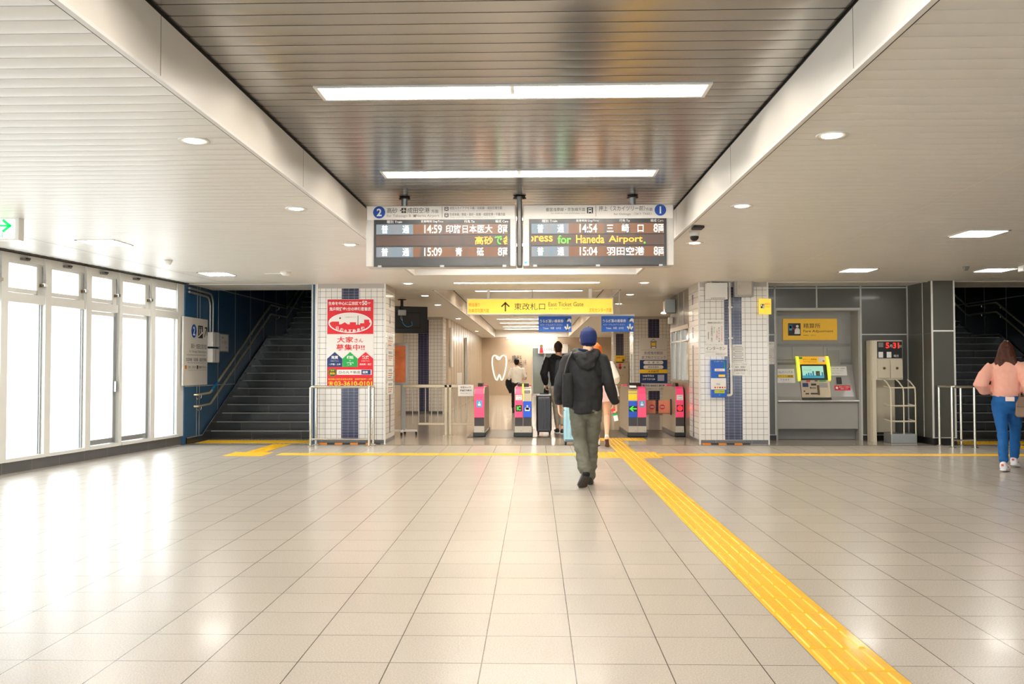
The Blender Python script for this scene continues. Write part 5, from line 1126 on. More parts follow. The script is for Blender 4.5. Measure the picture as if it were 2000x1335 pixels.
b.text(F, '☎03-6661-8140', cx(1276.5), cz(752.5), I_nav, w=cx(1301)-cx(1252), h=0.07, bold=0.02); b.text(F, '京成曳舟駅前ビル　診療時間', cx(1276.5), cz(759), I_gry, w=cx(1301)-cx(1252), h=0.04)
b.build('print', fc)
t = thing('hydrant_cabinet', 'beige fire hydrant cabinet with a red lamp beyond the right gates', 'cabinet', (AX(1213, 33.9), 33.9, 0))
hx = lambda x: AX(x, 33.8); hz = lambda y: AZ(y, 33.8, 1213)
b = MB(); b.rbox(hx(1199), hx(1228), 33.8, 33.99, 0.004, hz(708), M_gatest, 0.01); cb = b.build('body', t)
b = MB(); b.ball((hx(1211), 33.8, hz(717.5)), 0.06, mat('dark_red_lamp', (140, 16, 20), 0.3), 8, (1, 0.6, 1)); b.build('lamp', t)
b = MB(); F = FY(33.795); b.disc(F, hx(1211), hz(712), 0.05, I_red, 16)
for x in (1205, 1211, 1216): b.disc(F, hx(x), hz(733), 0.02, I_gry, 10)
for x in (1203, 1220): b.disc(F, hx(x), hz(717), 0.045, I_gry, 14)
b.rect(F, hx(1200), hx(1227), hz(757), hz(756), I_gry); b.build('bell_plate', cb)
t = thing('guide_sign', 'small yellow sign above the fire hydrant cabinet', 'sign', (hx(1212), 33.9, hz(708)))
b = MB(); b.rbox(hx(1202), hx(1222), 33.9, 33.99, hz(706.5), hz(694), mat('dull_yellow', (214, 176, 40), 0.4), 0.01); fc = b.build('panel', t)
b = MB(); F = FY(33.895); b.text(F, '非常ベル', hx(1212), hz(698), I_bwn, w=0.28, h=0.07); b.disc(F, hx(1218), hz(703), 0.05, I_bwn, 12); b.build('lettering', fc)
t = thing('speaker_box', 'grey box with a bright edge high on the ticket office wall', 'box', (AX(1309, 17.6), 17.6, AZ(611, 17.6, 1309)))
b = MB(); b.rbox(AX(1299, 17.6), 2.757, 17.55, 17.8, AZ(611, 17.6, 1309), AZ(584, 17.6, 1309), M_sill, 0.01); b.build('housing', t)
b = MB(); x = AX(1299.5, 17.6); b.box(x-0.012, x, 17.56, 17.78, AZ(611, 17.6, 1309), AZ(588, 17.6, 1309), M_frame); b.build('side_plate', t)
b = MB(); z = AZ(611, 17.6, 1309); b.lathe([(0.03, 0.0), (0.05, -0.03), (0.02, -0.035)], (x-0.03, 17.6, z+0.02), M_spot, 14); b.build('lamp', t)
b = MB(); b.rbox(AX(1307, 17.9), 2.757, 17.9, 18.05, AZ(632, 17.9, 1309), AZ(619, 17.9, 1309), M_white, 0.008); b.build('small_white_box', label='small white box on the office wall under the grey box', cat='box')
# tooth emblem and lettering on the far wall
b = MB(); pts = []
for u in range(61):
    a = u/60
    P = [(-0.16, 0.47), (-0.06, 0.37), (0.02, 0.38), (0.10, 0.52), (0.24, 0.58), (0.34, 0.48), (0.36, 0.25), (0.33, 0.0), (0.27, -0.3), (0.18, -0.56), (0.10, -0.6), (0.05, -0.45), (0.0, -0.32), (-0.05, -0.45), (-0.10, -0.6), (-0.18, -0.56), (-0.27, -0.3), (-0.33, 0.0), (-0.36, 0.25), (-0.34, 0.48), (-0.24, 0.58), (-0.08, 0.5), (0.06, 0.42)]
    pts = [(AX(975, 41.96)+p[0]*0.95, 41.96, AZ(717, 41.96)+p[1]*1.0) for p in P]
b.tube(pts, 0.028, flat('lit_white_outline', (250, 244, 230), emit=0.4), 8, fil=0.12)
b.build('tooth_emblem', label='white outline of a tooth on the far tan wall', cat='emblem')
t = thing('wall_lettering', 'dark lettering of a dental clinic on the far wall behind the white-shirted person', 'lettering', (AX(1010, 41.98), 41.98, 1.2))
b = MB(); F = FY(41.985); g = lambda x: AX(x, 41.985); h = lambda y: AZ(y, 41.985)
b.text(F, '歯科', g(1009.5), h(698), I_blk, h=0.22); b.text(F, 'デンタルクリニック', g(1010), h(705), I_blk, w=g(1027)-g(992), h=0.17); b.text(F, '矯正・小児', g(1021), h(709), I_blk, w=g(1027)-g(1013), h=0.17); b.text(F, '予防', g(1016), h(713.5), I_blk, h=0.16); b.text(F, '3F', g(1025.5), h(730.5), I_blk, h=0.15); b.text(F, '診療', g(1022), h(738), I_blk, h=0.16)
b.build('letters', t)
t = thing('shop_sign', 'white shop sign with a reddish figure above the far glass doors', 'sign', (AX(1075, 41.8), 41.8, AZ(690, 41.8)))
b = MB(); b.rbox(AX(1051, 41.8), AX(1110, 41.8), 41.8, 41.995, AZ(690, 41.8), AZ(672, 41.8), P_sgn, 0.02); fc = b.build('panel', t)
b = MB(); F = FY(41.795); b.disc(F, AX(1057.5, 41.8), AZ(675.5, 41.8), 0.08, I_bwn, 14); b.poly(F, [(AX(1053.5, 41.8), AZ(689, 41.8)), (AX(1061.5, 41.8), AZ(689, 41.8)), (AX(1060, 41.8), AZ(678, 41.8)), (AX(1055, 41.8), AZ(678, 41.8))], I_red); b.text(F, 'EXPRESS', AX(1074, 41.8), AZ(682, 41.8), I_blk, w=AX(1085, 41.8)-AX(1063, 41.8), h=0.16); b.build('lettering', fc)
b = MB(); b.box(-2.4915, -2.487, 28.4, 30.3, 0.72, 1.12, P_sgn); b.build('wall_poster', label='pale poster taped to the tan corridor panels on the left', cat='poster')
b = MB(); b.rbox(-2.492, -2.40, 31.6, 31.8, 0.6, 2.35, M_steel, 0.01); b.build('wall_post', label='slim steel upright on the tan corridor wall', cat='post')
b = MB(); b.rbox(-2.492, -2.43, 26.0, 26.5, 1.3, 2.45, P_sgn, 0.01); b.build('wall_box', label='tall pale panel on the corridor wall beside the inner left pillar', cat='panel')

# ------------------------------------------------------------------ suitcases
def suitcase(label, x0, x1, y, h, m, dk, handle, dpt=0.3):
    t = thing('suitcase', label, 'suitcase', ((x0+x1)/2, y+dpt/2, 0)); zb = 0.06
    b = MB(); b.rbox(x0, x1, y, y+dpt, zb, h, m, 0.04, 4)
    n = 5
    for k in range(n):
        xc = x0+0.04+(x1-x0-0.08)*k/(n-1); b.rbox(xc-0.016, xc+0.016, y-0.008, y+dpt+0.008, zb+0.06, h-0.06, m, 0.008)
    b.build('shell', t)
    b = MB(); b.rbox(x0-0.004, x1+0.004, y+dpt/2-0.008, y+dpt/2+0.008, zb+0.02, h+0.003, dk, 0.004); b.build('zip_band', t)
    b = MB(); b.rbox(x0+0.02, x1-0.02, y-0.004, y+dpt+0.004, zb, zb+0.045, dk, 0.01); b.build('bottom_guard', t)
    for xx in (x0+0.035, x1-0.035):
        for yy in (y+0.05, y+dpt-0.05):
            b = MB(); b.lathe([(0.0, -0.014), (0.03, -0.014), (0.03, 0.014), (0.0, 0.014)], (xx, yy, 0.03), I_blk, 16, 'x'); b.box(xx-0.02, xx+0.02, yy-0.015, yy+0.015, 0.035, zb+0.01, dk); b.build('wheel', t)
    b = MB(); b.tube([(x0+0.07, y+dpt/2+0.0, h-0.01), (x0+0.07, y+dpt/2, h+0.03), (x1-0.07, y+dpt/2, h+0.03), (x1-0.07, y+dpt/2, h-0.01)], 0.012, dk, 10, fil=0.02); b.build('carry_handle', t)
    if handle:
        b = MB(); b.tube([(x0+0.09, y+dpt-0.04, h-0.02), (x0+0.09, y+dpt-0.04, h+handle), (x1-0.09, y+dpt-0.04, h+handle), (x1-0.09, y+dpt-0.04, h-0.02)], 0.01, M_sill, 10, fil=0.03); b.build('pull_handle', t)
    return t
t = suitcase('black ribbed suitcase standing in the gate lane beside the backpack wearer', AX(1047.5, 17.0), AX(1077, 17.0), 16.95, AZ(772, 17.0), mat('black_shell', (40, 42, 50), 0.3, coat=0.3), I_blk, 0.0)
b = MB(); b.rbox(AX(1049, 17), AX(1075, 17), 17.0, 17.08, AZ(773, 17), AZ(770, 17), M_sill, 0.004); b.build('top_plate', t)
suitcase('pale blue suitcase behind the legs of the capped person', AX(1100.5, 14.75), AX(1139, 14.75), 14.72, 0.64, mat('pale_blue_shell', (160, 206, 222), 0.35, coat=0.3), mat('suitcase_grey_blue', (90, 110, 122), 0.4), 0.0, 0.24)
# ------------------------------------------------------------------ people
def chain(P, R, side=(1, 0, 0), n=16, cap=0.55):
    P = [Vector(p) for p in P]; R = [(r, r) if not isinstance(r, tuple) else r for r in R]
    t0 = (P[0]-P[1]).normalized(); t1 = (P[-1]-P[-2]).normalized()
    if cap:
        m0, m1 = min(R[0]), min(R[-1])
        P = [P[0]+t0*m0*cap]+P+[P[-1]+t1*m1*cap]; R = [(R[0][0]*0.6, R[0][1]*0.6)]+R+[(R[-1][0]*0.6, R[-1][1]*0.6)]
    vs = []
    for i, p in enumerate(P):
        t = ((P[i]-P[i-1]).normalized() if i else Vector())+((P[i+1]-P[i]).normalized() if i < len(P)-1 else Vector()); t.normalize()
        s = Vector(side)-t*t.dot(Vector(side))
        if s.length < 0.15: s = Vector((0, 1, 0))-t*t.y
        s.normalize(); o = t.cross(s)
        vs += [p+s*R[i][0]*math.cos(2*math.pi*k/n)+o*R[i][1]*math.sin(2*math.pi*k/n) for k in range(n)]
    L = len(P)
    fs = [(i*n+k, i*n+(k+1) % n, (i+1)*n+(k+1) % n, (i+1)*n+k) for i in range(L-1) for k in range(n)]
    c0 = len(vs); vs += [P[0], P[-1]]
    fs += [(c0, (k+1) % n, k) for k in range(n)]+[(c0+1, (L-1)*n+k, (L-1)*n+(k+1) % n) for k in range(n)]
    return vs, fs
def ell(c, r, n=14):
    b = MB(); b.ball(c, 1, I_blk, n, r); return [Vector(v) for v in b.v], b.f
def blob(name, chs, m, parent, voxel=0.008, it=5, fold=None, label=None):
    """one continuous surface from overlapping limbs"""
    vs = []; fs = []
    for v, f in chs:
        b = len(vs); vs += [tuple(q) for q in v]; fs += [[b+i for i in g] for g in f]
    me = bpy.data.meshes.new('shape'); me.from_pydata(vs, [], fs)
    bm = bmesh.new(); bm.from_mesh(me); bmesh.ops.remove_doubles(bm, verts=bm.verts, dist=1e-6); bmesh.ops.recalc_face_normals(bm, faces=bm.faces); bm.to_mesh(me); bm.free()
    o = link(bpy.data.objects.new('shape', me))
    r = o.modifiers.new('r', 'REMESH'); r.mode = 'VOXEL'; r.voxel_size = voxel
    s = o.modifiers.new('s', 'SMOOTH'); s.factor = 0.5; s.iterations = it
    bpy.context.view_layer.update(); dg = bpy.context.evaluated_depsgraph_get()
    out = bpy.data.meshes.new_from_object(o.evaluated_get(dg)); bpy.data.objects.remove(o); bpy.data.meshes.remove(me)
    if fold:
        amp, fx_, fz = fold; nr = [v.normal.copy() for v in out.vertices]
        for v, q in zip(out.vertices, nr):
            c = v.co; k = noise.noise(Vector((c.x*fx_, c.y*fx_, c.z*fz+c.x*fx_*0.6)))+0.5*noise.noise(Vector((c.x*fx_*2.1+5, c.y*fx_*2.1, c.z*fz*2.1)))
            v.co = c+q*(amp*k)
    out.name = name; out.materials.clear(); out.materials.append(m)
    out.polygons.foreach_set('use_smooth', [True]*len(out.polygons)); out.update()
    p = link(bpy.data.objects.new(name, out)); p.parent = parent; WM[p.name] = WM.get(parent.name, Matrix())
    if label: p['label'] = label
    return p
def hand(W, d, th, pn, curl=0.35, s=1.0):
    """palm, four fingers and a thumb; d points along the fingers, th to the thumb side, pn out of the palm"""
    W = Vector(W); d = Vector(d).normalized(); th = (Vector(th)-d*d.dot(Vector(th))).normalized(); pn0 = d.cross(th)
    pn = pn0 if pn0.dot(Vector(pn)) > 0 else -pn0
    out = [chain([W-d*0.02*s, W+d*0.03*s, W+d*0.085*s], [(0.026*s, 0.02*s), (0.036*s, 0.017*s), (0.039*s, 0.013*s)], th, 14)]
    for i, L in enumerate((0.070, 0.078, 0.073, 0.058)):
        p = W+d*(0.082-0.004*abs(i-1.2))*s+th*(0.030-0.020*i)*s; P = [p-d*0.02*s, p]; a = 0
        for k, f in enumerate((0.46, 0.31, 0.23)):
            a += curl*(0.8+0.5*k)*(1+0.08*i); p = p+(d*math.cos(a)+pn*math.sin(a))*L*f*s; P.append(p)
        out.append(chain(P, [0.0095*s, 0.0095*s, 0.0088*s, 0.0082*s, 0.0072*s], th, 10))
    p = W+d*0.022*s+th*0.024*s; q = (d*0.55+th*0.75+pn*0.35).normalized(); q2 = (d*0.8+th*0.25+pn*(0.4+curl*0.6)).normalized()
    out.append(chain([p-q*0.012*s, p+q*0.03*s, p+q*0.03*s+q2*0.03*s, p+q*0.03*s+q2*0.052*s], [0.013*s, 0.0115*s, 0.0098*s, 0.0085*s], pn, 10))
    return out
def head(hc, yaw=0.0, s=1.0):
    R = Matrix.Rotation(yaw, 3, 'Z'); hc = Vector(hc)
    g = lambda x, y, z: hc+R @ Vector((x, y, z))*s
    prof = [(-0.118, 0.036, 0.03, 0.052), (-0.098, 0.05, 0.05, 0.035), (-0.065, 0.06, 0.074, 0.02), (-0.02, 0.070, 0.09, 0.006), (0.025, 0.075, 0.097, 0.0), (0.065, 0.070, 0.09, -0.004), (0.098, 0.052, 0.066, -0.006), (0.115, 0.03, 0.038, -0.006)]
    out = [chain([g(0, y, z) for z, a, b, y in prof], [(a*s, b*s) for z, a, b, y in prof], R @ Vector((1, 0, 0)), 20)]
    out.append(chain([g(0, 0.092, 0.012), g(0, 0.108, -0.02), g(0, 0.114, -0.034)], [0.008*s, 0.012*s, 0.014*s], R @ Vector((1, 0, 0)), 10))
    out.append(chain([g(-0.02, 0.088, -0.065), g(0, 0.094, -0.064), g(0.02, 0.088, -0.065)], [0.007*s, 0.009*s, 0.007*s], (0, 0, 1), 10))
    out.append(chain([g(-0.045, 0.078, 0.03), g(0, 0.092, 0.026), g(0.045, 0.078, 0.03)], [0.009*s, 0.008*s, 0.009*s], (0, 0, 1), 10))
    for sx in (-1, 1):
        out.append(chain([g(sx*0.073, 0.004, 0.022), g(sx*0.088, -0.006, 0.012), g(sx*0.086, -0.002, -0.012), g(sx*0.074, 0.006, -0.03)], [(0.008*s, 0.012*s), (0.01*s, 0.018*s), (0.008*s, 0.014*s), (0.007*s, 0.007*s)], R @ Vector((1, 0, 0)), 10))
    return out, g
M_eye = flat('eye_white', (236, 234, 230), 0.2); M_iris = flat('dark_iris', (40, 26, 18), 0.2); M_lip = flat('lip_rose', (176, 96, 88), 0.4)
def face(g, root, s=1.0):
    for sx in (-1, 1):
        b = MB(); b.ball(g(sx*0.031, 0.079, 0.012), 0.0125*s, M_eye, 8); b.ball(g(sx*0.031, 0.0885, 0.012), 0.0055*s, M_iris, 6); b.build('eye', root, local=True)
    b = MB(); b.ball(g(0, 0.096, -0.065), 0.018*s, M_lip, 8, (1, 0.3, 0.28)); b.build('lips', root, local=True)
def foot(J, w_=0.040, up=0.03, grow=0.0):
    """J = heel, ball, toe points on the sole; a foot or shoe volume above them"""
    h, b, t = [Vector(p) for p in J]; d = (t-h); sd = Vector((d.y, -d.x, 0)).normalized(); u = sd.cross(d).normalized()
    if u.z < 0: u = -u
    m = h.lerp(b, 0.5)
    return chain([h+u*0.036+(b-h)*0.08, m+u*0.04, b+u*(up+0.004), t+u*(up-0.006)-(t-b)*0.1], [(w_*0.86+grow, 0.036+grow), (w_*0.9+grow, 0.038+grow), (w_*1.12+grow, up+grow), (w_*0.82+grow, up*0.72+grow)], sd, 16)
def shoes(name, root, J, ank, m, ms, w_=0.043, collar=0.047, ch=0.05, accent=None):
    h, b, t = [Vector(p) for p in J]; d = (t-h); sd = Vector((d.y, -d.x, 0)).normalized(); u = sd.cross(d).normalized()
    if u.z < 0: u = -u
    a = Vector(ank)
    o = blob(name, [foot(J, w_, 0.034, 0.004), chain([h+u*0.04+(b-h)*0.12, a.lerp(h+u*0.04, 0.35), a+(a-h).normalized()*0.0], [(0.042, 0.046), (collar*0.92, collar), (collar*0.9, collar)], sd, 14, cap=0.1)], m, root, 0.006, 4)
    c = blob('sole', [chain([h-u*0.0+(h-b)*0.02, h.lerp(b, 0.5), b, t], [(w_*0.92, 0.013), (w_*0.92, 0.012), (w_*1.16, 0.013), (w_*0.8, 0.012)], sd, 14)], ms, o, 0.006, 2)
    if accent:
        b_ = MB(); b_.ball(h+u*0.058-(b-h).normalized()*0.026, 0.02, accent, 8, (0.8, 0.35, 0.7)); b_.build('heel_tab', o, local=True)
        for sg in (-1, 1): b_ = MB(); b_.ball(h.lerp(b, 0.55)+u*0.04+sd*sg*w_*0.9, 0.02, accent, 8, (0.5, 1.3, 0.5)); b_.build('side_mark', o, local=True)
    return o
def limb(P, R, side=(1, 0, 0)): return chain(P, R, side, 16)
def mid(a, b, f=0.5): return tuple(Vector(a).lerp(Vector(b), f))
def body(root, m, J, hands, voxel=0.0065, s=1.0, yaw=0.0):
    """J: joints of the pose, in metres"""
    hd, g = head(J['head'], yaw, s)
    nb = Vector(J['neck']); pv = Vector(J['pelvis']); ct = Vector(J['chest'])
    ch = [chain([pv+Vector((0, 0, -0.09)), pv, pv.lerp(ct, 0.42), ct, nb+Vector((0, -0.005, -0.06)), nb], [(0.14*s, 0.10*s), (0.155*s, 0.112*s), (0.125*s, 0.092*s), (0.155*s, 0.108*s), (0.13*s, 0.078*s), (0.06*s, 0.058*s)], (1, 0, 0), 20),
          chain([nb+Vector((0, 0, -0.03)), Vector(J['head'])+Vector((0, -0.012, -0.06))], [0.056*s, 0.053*s], (1, 0, 0), 14)]+hd
    for S in 'LR':
        sh, el, wr, hp, kn, an = [J[S+k] for k in ('sh', 'el', 'wr', 'hip', 'kn', 'an')]
        ch.append(limb([sh, mid(sh, el), el, mid(el, wr, 0.35), wr], [0.054*s, 0.047*s, 0.04*s, 0.038*s, 0.026*s]))
        ch.append(limb([hp, mid(hp, kn), kn, mid(kn, an, 0.32), mid(kn, an, 0.7), an], [0.082*s, 0.073*s, 0.053*s, 0.054*s, 0.04*s, 0.034*s]))
        ch.append(foot(J[S+'foot'], 0.036*s, 0.027))
        a = Vector(an); h = Vector(J[S+'foot'][0]); ch.append(chain([a, h.lerp(Vector(J[S+'foot'][1]), 0.2)+Vector((0, 0, 0.035))], [0.034*s, 0.034*s]))
        ch += hand(wr, *hands[S], s=s)
    o = blob('body', ch, m, root, voxel, 3)
    face(g, root, s)
    return o, g
SK1 = mat('skin_light', (232, 184, 152), 0.5, var=0.04, scale=14); SK2 = mat('skin_warm', (214, 160, 126), 0.5, var=0.04, scale=14)
def cloth(n, c, r=0.75, b=0.25, bs=180): return mat(n, c, r, spec=0.25, var=0.08, scale=20, bump=b, bscale=bs)

# ---- capped person walking to the gates
r1 = thing('person', 'walking person seen from behind in navy cap, black hooded jacket and olive trousers', 'person', (0.545, 9.70, 0))
J = dict(head=(0.035, 0.03, 1.575), neck=(0.01, 0.0, 1.43), chest=(0, 0, 1.24), pelvis=(0, 0, 0.90),
         Lsh=(-0.175, 0, 1.365), Lel=(-0.275, -0.055, 1.09), Lwr=(-0.285, 0.01, 0.875), Rsh=(0.175, 0, 1.36), Rel=(0.25, -0.05, 1.12), Rwr=(0.325, 0.02, 0.89),
         Lhip=(-0.085, 0, 0.86), Lkn=(-0.055, 0.03, 0.475), Lan=(-0.012, -0.235, 0.20), Lfoot=((-0.005, -0.285, 0.135), (-0.042, -0.215, 0.022), (-0.06, -0.155, 0.012)),
         Rhip=(0.085, 0, 0.86), Rkn=(0.072, 0.11, 0.475), Ran=(0.052, 0.165, 0.095), Rfoot=((0.05, 0.115, 0.012), (0.058, 0.27, 0.012), (0.062, 0.36, 0.014)))
hn = {'L': ((0.05, 0.15, -1), (0.25, 1, 0.1), (1, 0, 0), 0.3), 'R': ((0.1, 0.2, -1), (-0.1, 1, 0.2), (-1, 0, 0), 0.75)}
body(r1, SK1, J, hn, 0.006)
M_jk = cloth('black_jacket_cloth', (30, 30, 32), 0.62, 0.2, 240)
jk = blob('jacket', [chain([(0, 0, 0.785), (0, 0, 0.84), (0, -0.005, 0.98), (0, -0.01, 1.12), (0, -0.01, 1.25), (0, -0.005, 1.34), (0.005, 0, 1.41), (0.01, 0.0, 1.455)],
                           [(0.165, 0.125), (0.178, 0.137), (0.18, 0.142), (0.185, 0.142), (0.198, 0.138), (0.19, 0.118), (0.13, 0.095), (0.075, 0.075)], cap=0.05, n=24),
                     limb([(-0.13, 0, 1.375), (-0.185, 0, 1.355), (-0.235, -0.03, 1.22), J['Lel'], (-0.285, -0.025, 0.98), (-0.287, 0.0, 0.905)], [0.075, 0.082, 0.076, 0.07, 0.06, 0.048]),
                     limb([(0.13, 0, 1.37), (0.18, 0, 1.35), (0.218, -0.025, 1.23), J['Rel'], (0.288, -0.02, 1.0), (0.32, 0.012, 0.915)], [0.075, 0.08, 0.073, 0.067, 0.056, 0.046])], M_jk, r1, 0.009, 4, (0.015, 7, 8))
blob('hood', [chain([(-0.085, 0.07, 1.46), (-0.115, -0.02, 1.445), (-0.085, -0.105, 1.405), (0.0, -0.145, 1.375), (0.085, -0.11, 1.40), (0.12, -0.02, 1.44), (0.095, 0.07, 1.455)], [0.032, 0.045, 0.052, 0.055, 0.052, 0.045, 0.032]),
              chain([(-0.03, -0.12, 1.40), (0.02, -0.155, 1.33), (0.055, -0.15, 1.275)], [(0.11, 0.045), (0.105, 0.04), (0.06, 0.025)])], M_jk, jk, 0.008, 5, (0.010, 11, 13))
blob('inner_collar', [chain([(-0.06, 0.055, 1.475), (-0.075, -0.02, 1.472), (0, -0.075, 1.462), (0.088, -0.02, 1.468), (0.075, 0.055, 1.475)], [0.014]*5)], cloth('navy_lining', (26, 44, 74)), jk, 0.006, 2)
for P in ((-0.287, 0.0, 0.905, -0.287, 0.006, 0.885), (0.32, 0.012, 0.915, 0.327, 0.022, 0.893)):
    blob('cuff', [chain([P[:3], P[3:]], [0.047, 0.043], cap=0.1)], M_jk, jk, 0.006, 2)
M_tr = cloth('olive_trouser_cloth', (96, 95, 84), 0.7, 0.2, 220)
blob('trousers', [chain([(0, 0, 0.97), (0, 0, 0.9), (0, 0, 0.82), (0, 0, 0.77)], [(0.15, 0.11), (0.165, 0.125), (0.165, 0.125), (0.13, 0.10)]),
                  limb([(-0.083, 0, 0.84), (-0.076, 0.012, 0.65), (-0.058, 0.03, 0.48), (-0.045, -0.08, 0.37), (-0.024, -0.19, 0.255), (-0.013, -0.237, 0.19)], [0.098, 0.09, 0.078, 0.074, 0.07, 0.068]),
                  limb([(0.083, 0, 0.84), (0.08, 0.05, 0.65), (0.072, 0.105, 0.48), (0.062, 0.13, 0.30), (0.053, 0.15, 0.13), (0.052, 0.152, 0.085)], [0.098, 0.09, 0.078, 0.073, 0.07, 0.069])], M_tr, r1, 0.008, 4, (0.015, 8, 14))
M_sh = mat('black_shoe_leather', (30, 28, 27), 0.35, coat=0.2); M_so = mat('dark_brown_sole', (52, 42, 36), 0.7)
for S in 'LR':
    a = Vector(J[S+'an']); k = Vector(J[S+'kn']); h_ = Vector(J[S+'foot'][0]); f_ = h_.lerp(Vector(J[S+'foot'][1]), 0.2)+Vector((0, 0, 0.035))
    blob('sock', [chain([a.lerp(k, 0.25), a, f_], [0.05, 0.044, 0.042])], cloth('black_sock', (26, 26, 28), 0.8), r1, 0.006, 2)
shoes('shoe', r1, J['Lfoot'], J['Lan'], M_sh, M_so); shoes('shoe', r1, J['Rfoot'], J['Ran'], M_sh, M_so)
M_cap = cloth('navy_cap_cloth', (18, 34, 82), 0.7, 0.3, 260)
hc = Vector(J['head'])
cp = blob('cap', [chain([hc+Vector((0, -0.012, -0.045)), hc+Vector((0, -0.006, 0.0)), hc+Vector((0, 0.0, 0.05)), hc+Vector((0, 0.002, 0.095)), hc+Vector((0, 0.0, 0.128))], [(0.083, 0.106), (0.092, 0.118), (0.094, 0.120), (0.083, 0.105), (0.054, 0.07)], cap=0.28, n=24)], M_cap, r1, 0.006, 4)
blob('brim', [chain([hc+Vector((0, 0.07, 0.0)), hc+Vector((0, 0.13, -0.005)), hc+Vector((0, 0.18, -0.02))], [(0.08, 0.008), (0.072, 0.007), (0.04, 0.006)])], M_cap, cp, 0.005, 2)
b = MB(); b.ball(hc+Vector((0, 0.0, 0.142)), 0.009, M_cap, 8); b.build('button', cp, local=True)
blob('hair', [chain([hc+Vector((0, -0.035, -0.055)), hc+Vector((0, -0.022, -0.03)), hc+Vector((0, -0.012, 0.01))], [(0.052, 0.05), (0.07, 0.078), (0.074, 0.088)])], cloth('grey_black_hair', (58, 52, 48)), r1, 0.006, 3)
# what this person carries
t = thing('tote_bag', 'flat black tote bag hanging at the left side of the capped person', 'bag', (0.345, 9.50, 0.845))
T = Matrix.Translation((0.345, 9.50, 0.845)) @ Matrix.Rotation(R2D(14), 4, 'Z')
T2 = Matrix.Rotation(R2D(14), 4, 'Z')
blob('bag_body', [chain([(0, 0, 0.012), (0, 0, 0.06), (0, 0, 0.2), (0, 0, 0.345), (0, 0, 0.37)], [(0.055, 0.03), (0.065, 0.038), (0.062, 0.036), (0.055, 0.028), (0.05, 0.02)], cap=0.1)], cloth('black_tote_cloth', (24, 24, 26), 0.6), t, 0.006, 3, (0.006, 9, 7))
b = MB()
for y in (-0.02, 0.02): b.tube([(-0.035, y, 0.36), (0.0, y+0.02, 0.5), (0.04, y+0.07, 0.575), (0.05, y+0.13, 0.595)], 0.009, I_blk, 8, fil=0.05)
b.build('strap', t, local=True)
t = thing('snack_packet', 'small red, green and white packet held in the capped person\'s right hand', 'packet', (0.545+0.335, 9.70+0.03, 0.70))
b = MB(Matrix.Rotation(R2D(-12), 4, 'Y')); b.prism([(-0.02, -0.012), (0.02, -0.012), (0.024, 0.0), (0.02, 0.012), (-0.02, 0.012), (-0.024, 0.0)], 'z', 0.0, 0.06, I_wht); b.build('white_wrapper', t, local=True)
b = MB(Matrix.Rotation(R2D(-12), 4, 'Y')); b.prism([(-0.022, -0.014), (0.022, -0.014), (0.027, 0.0), (0.022, 0.014), (-0.022, 0.014), (-0.027, 0.0)], 'z', 0.06, 0.085, I_grn); b.prism([(-0.022, -0.014), (0.022, -0.014), (0.027, 0.0), (0.022, 0.014), (-0.022, 0.014), (-0.027, 0.0)], 'z', 0.085, 0.135, I_red); b.build('coloured_band', t, local=True)

# ---- woman with orange hair in front of the capped person
r2 = thing('person', 'person with long orange hair, white blouse and pink skirt, mostly hidden behind the capped person', 'person', (1.08, 14.55, 0))
J = dict(head=(-0.07, 0.03, 1.535), neck=(-0.03, 0.0, 1.40), chest=(-0.01, 0, 1.22), pelvis=(0, 0, 0.92),
         Lsh=(-0.17, 0, 1.335), Lel=(-0.22, -0.03, 1.08), Lwr=(-0.2, 0.12, 0.92), Rsh=(0.14, 0, 1.335), Rel=(0.20, -0.05, 1.10), Rwr=(0.2, 0.1, 0.93),
         Lhip=(-0.08, 0, 0.88), Lkn=(-0.075, 0.07, 0.49), Lan=(-0.06, 0.10, 0.095), Lfoot=((-0.058, 0.055, 0.012), (-0.062, 0.19, 0.012), (-0.064, 0.27, 0.012)),
         Rhip=(0.08, 0, 0.88), Rkn=(0.085, 0.04, 0.49), Ran=(0.065, -0.19, 0.20), Rfoot=((0.06, -0.235, 0.13), (0.072, -0.17, 0.022), (0.08, -0.115, 0.012)))
hn = {'L': ((0, 0.4, -1), (0.5, 0.7, 0.2), (1, 0, 0), 0.5), 'R': ((0, 0.4, -1), (-0.5, 0.7, 0.2), (-1, 0, 0), 0.7)}
body(r2, SK1, J, hn, 0.0065, 0.95)
M_wb = cloth('white_blouse_cloth', (236, 230, 220), 0.7)
blob('blouse', [chain([(0, 0, 0.98), (0, 0, 1.08), (-0.01, 0, 1.22), (-0.015, 0, 1.32), (-0.025, 0, 1.385)], [(0.13, 0.10), (0.135, 0.105), (0.158, 0.118), (0.14, 0.098), (0.07, 0.065)], cap=0.1),
                limb([J['Lsh'], (-0.2, -0.02, 1.2), J['Lel'], (-0.21, 0.06, 1.0)], [0.07, 0.07, 0.08, 0.06]), limb([J['Rsh'], (0.185, -0.03, 1.22), (0.215, -0.05, 1.12), (0.225, -0.02, 1.06)], [0.065, 0.066, 0.08, 0.07])], M_wb, r2, 0.009, 4, (0.007, 10, 10))
blob('skirt', [chain([(0, 0, 1.03), (0, 0, 0.95), (0, 0.0, 0.85), (0.005, 0.0, 0.725)], [(0.128, 0.10), (0.155, 0.125), (0.185, 0.15), (0.205, 0.165)], cap=0.05, n=28)], cloth('pale_pink_skirt_cloth', (238, 196, 192), 0.7), r2, 0.008, 3, (0.006, 16, 3))
M_oh = cloth('orange_hair', (188, 92, 28), 0.45, 0.6, 90); hc = Vector(J['head'])
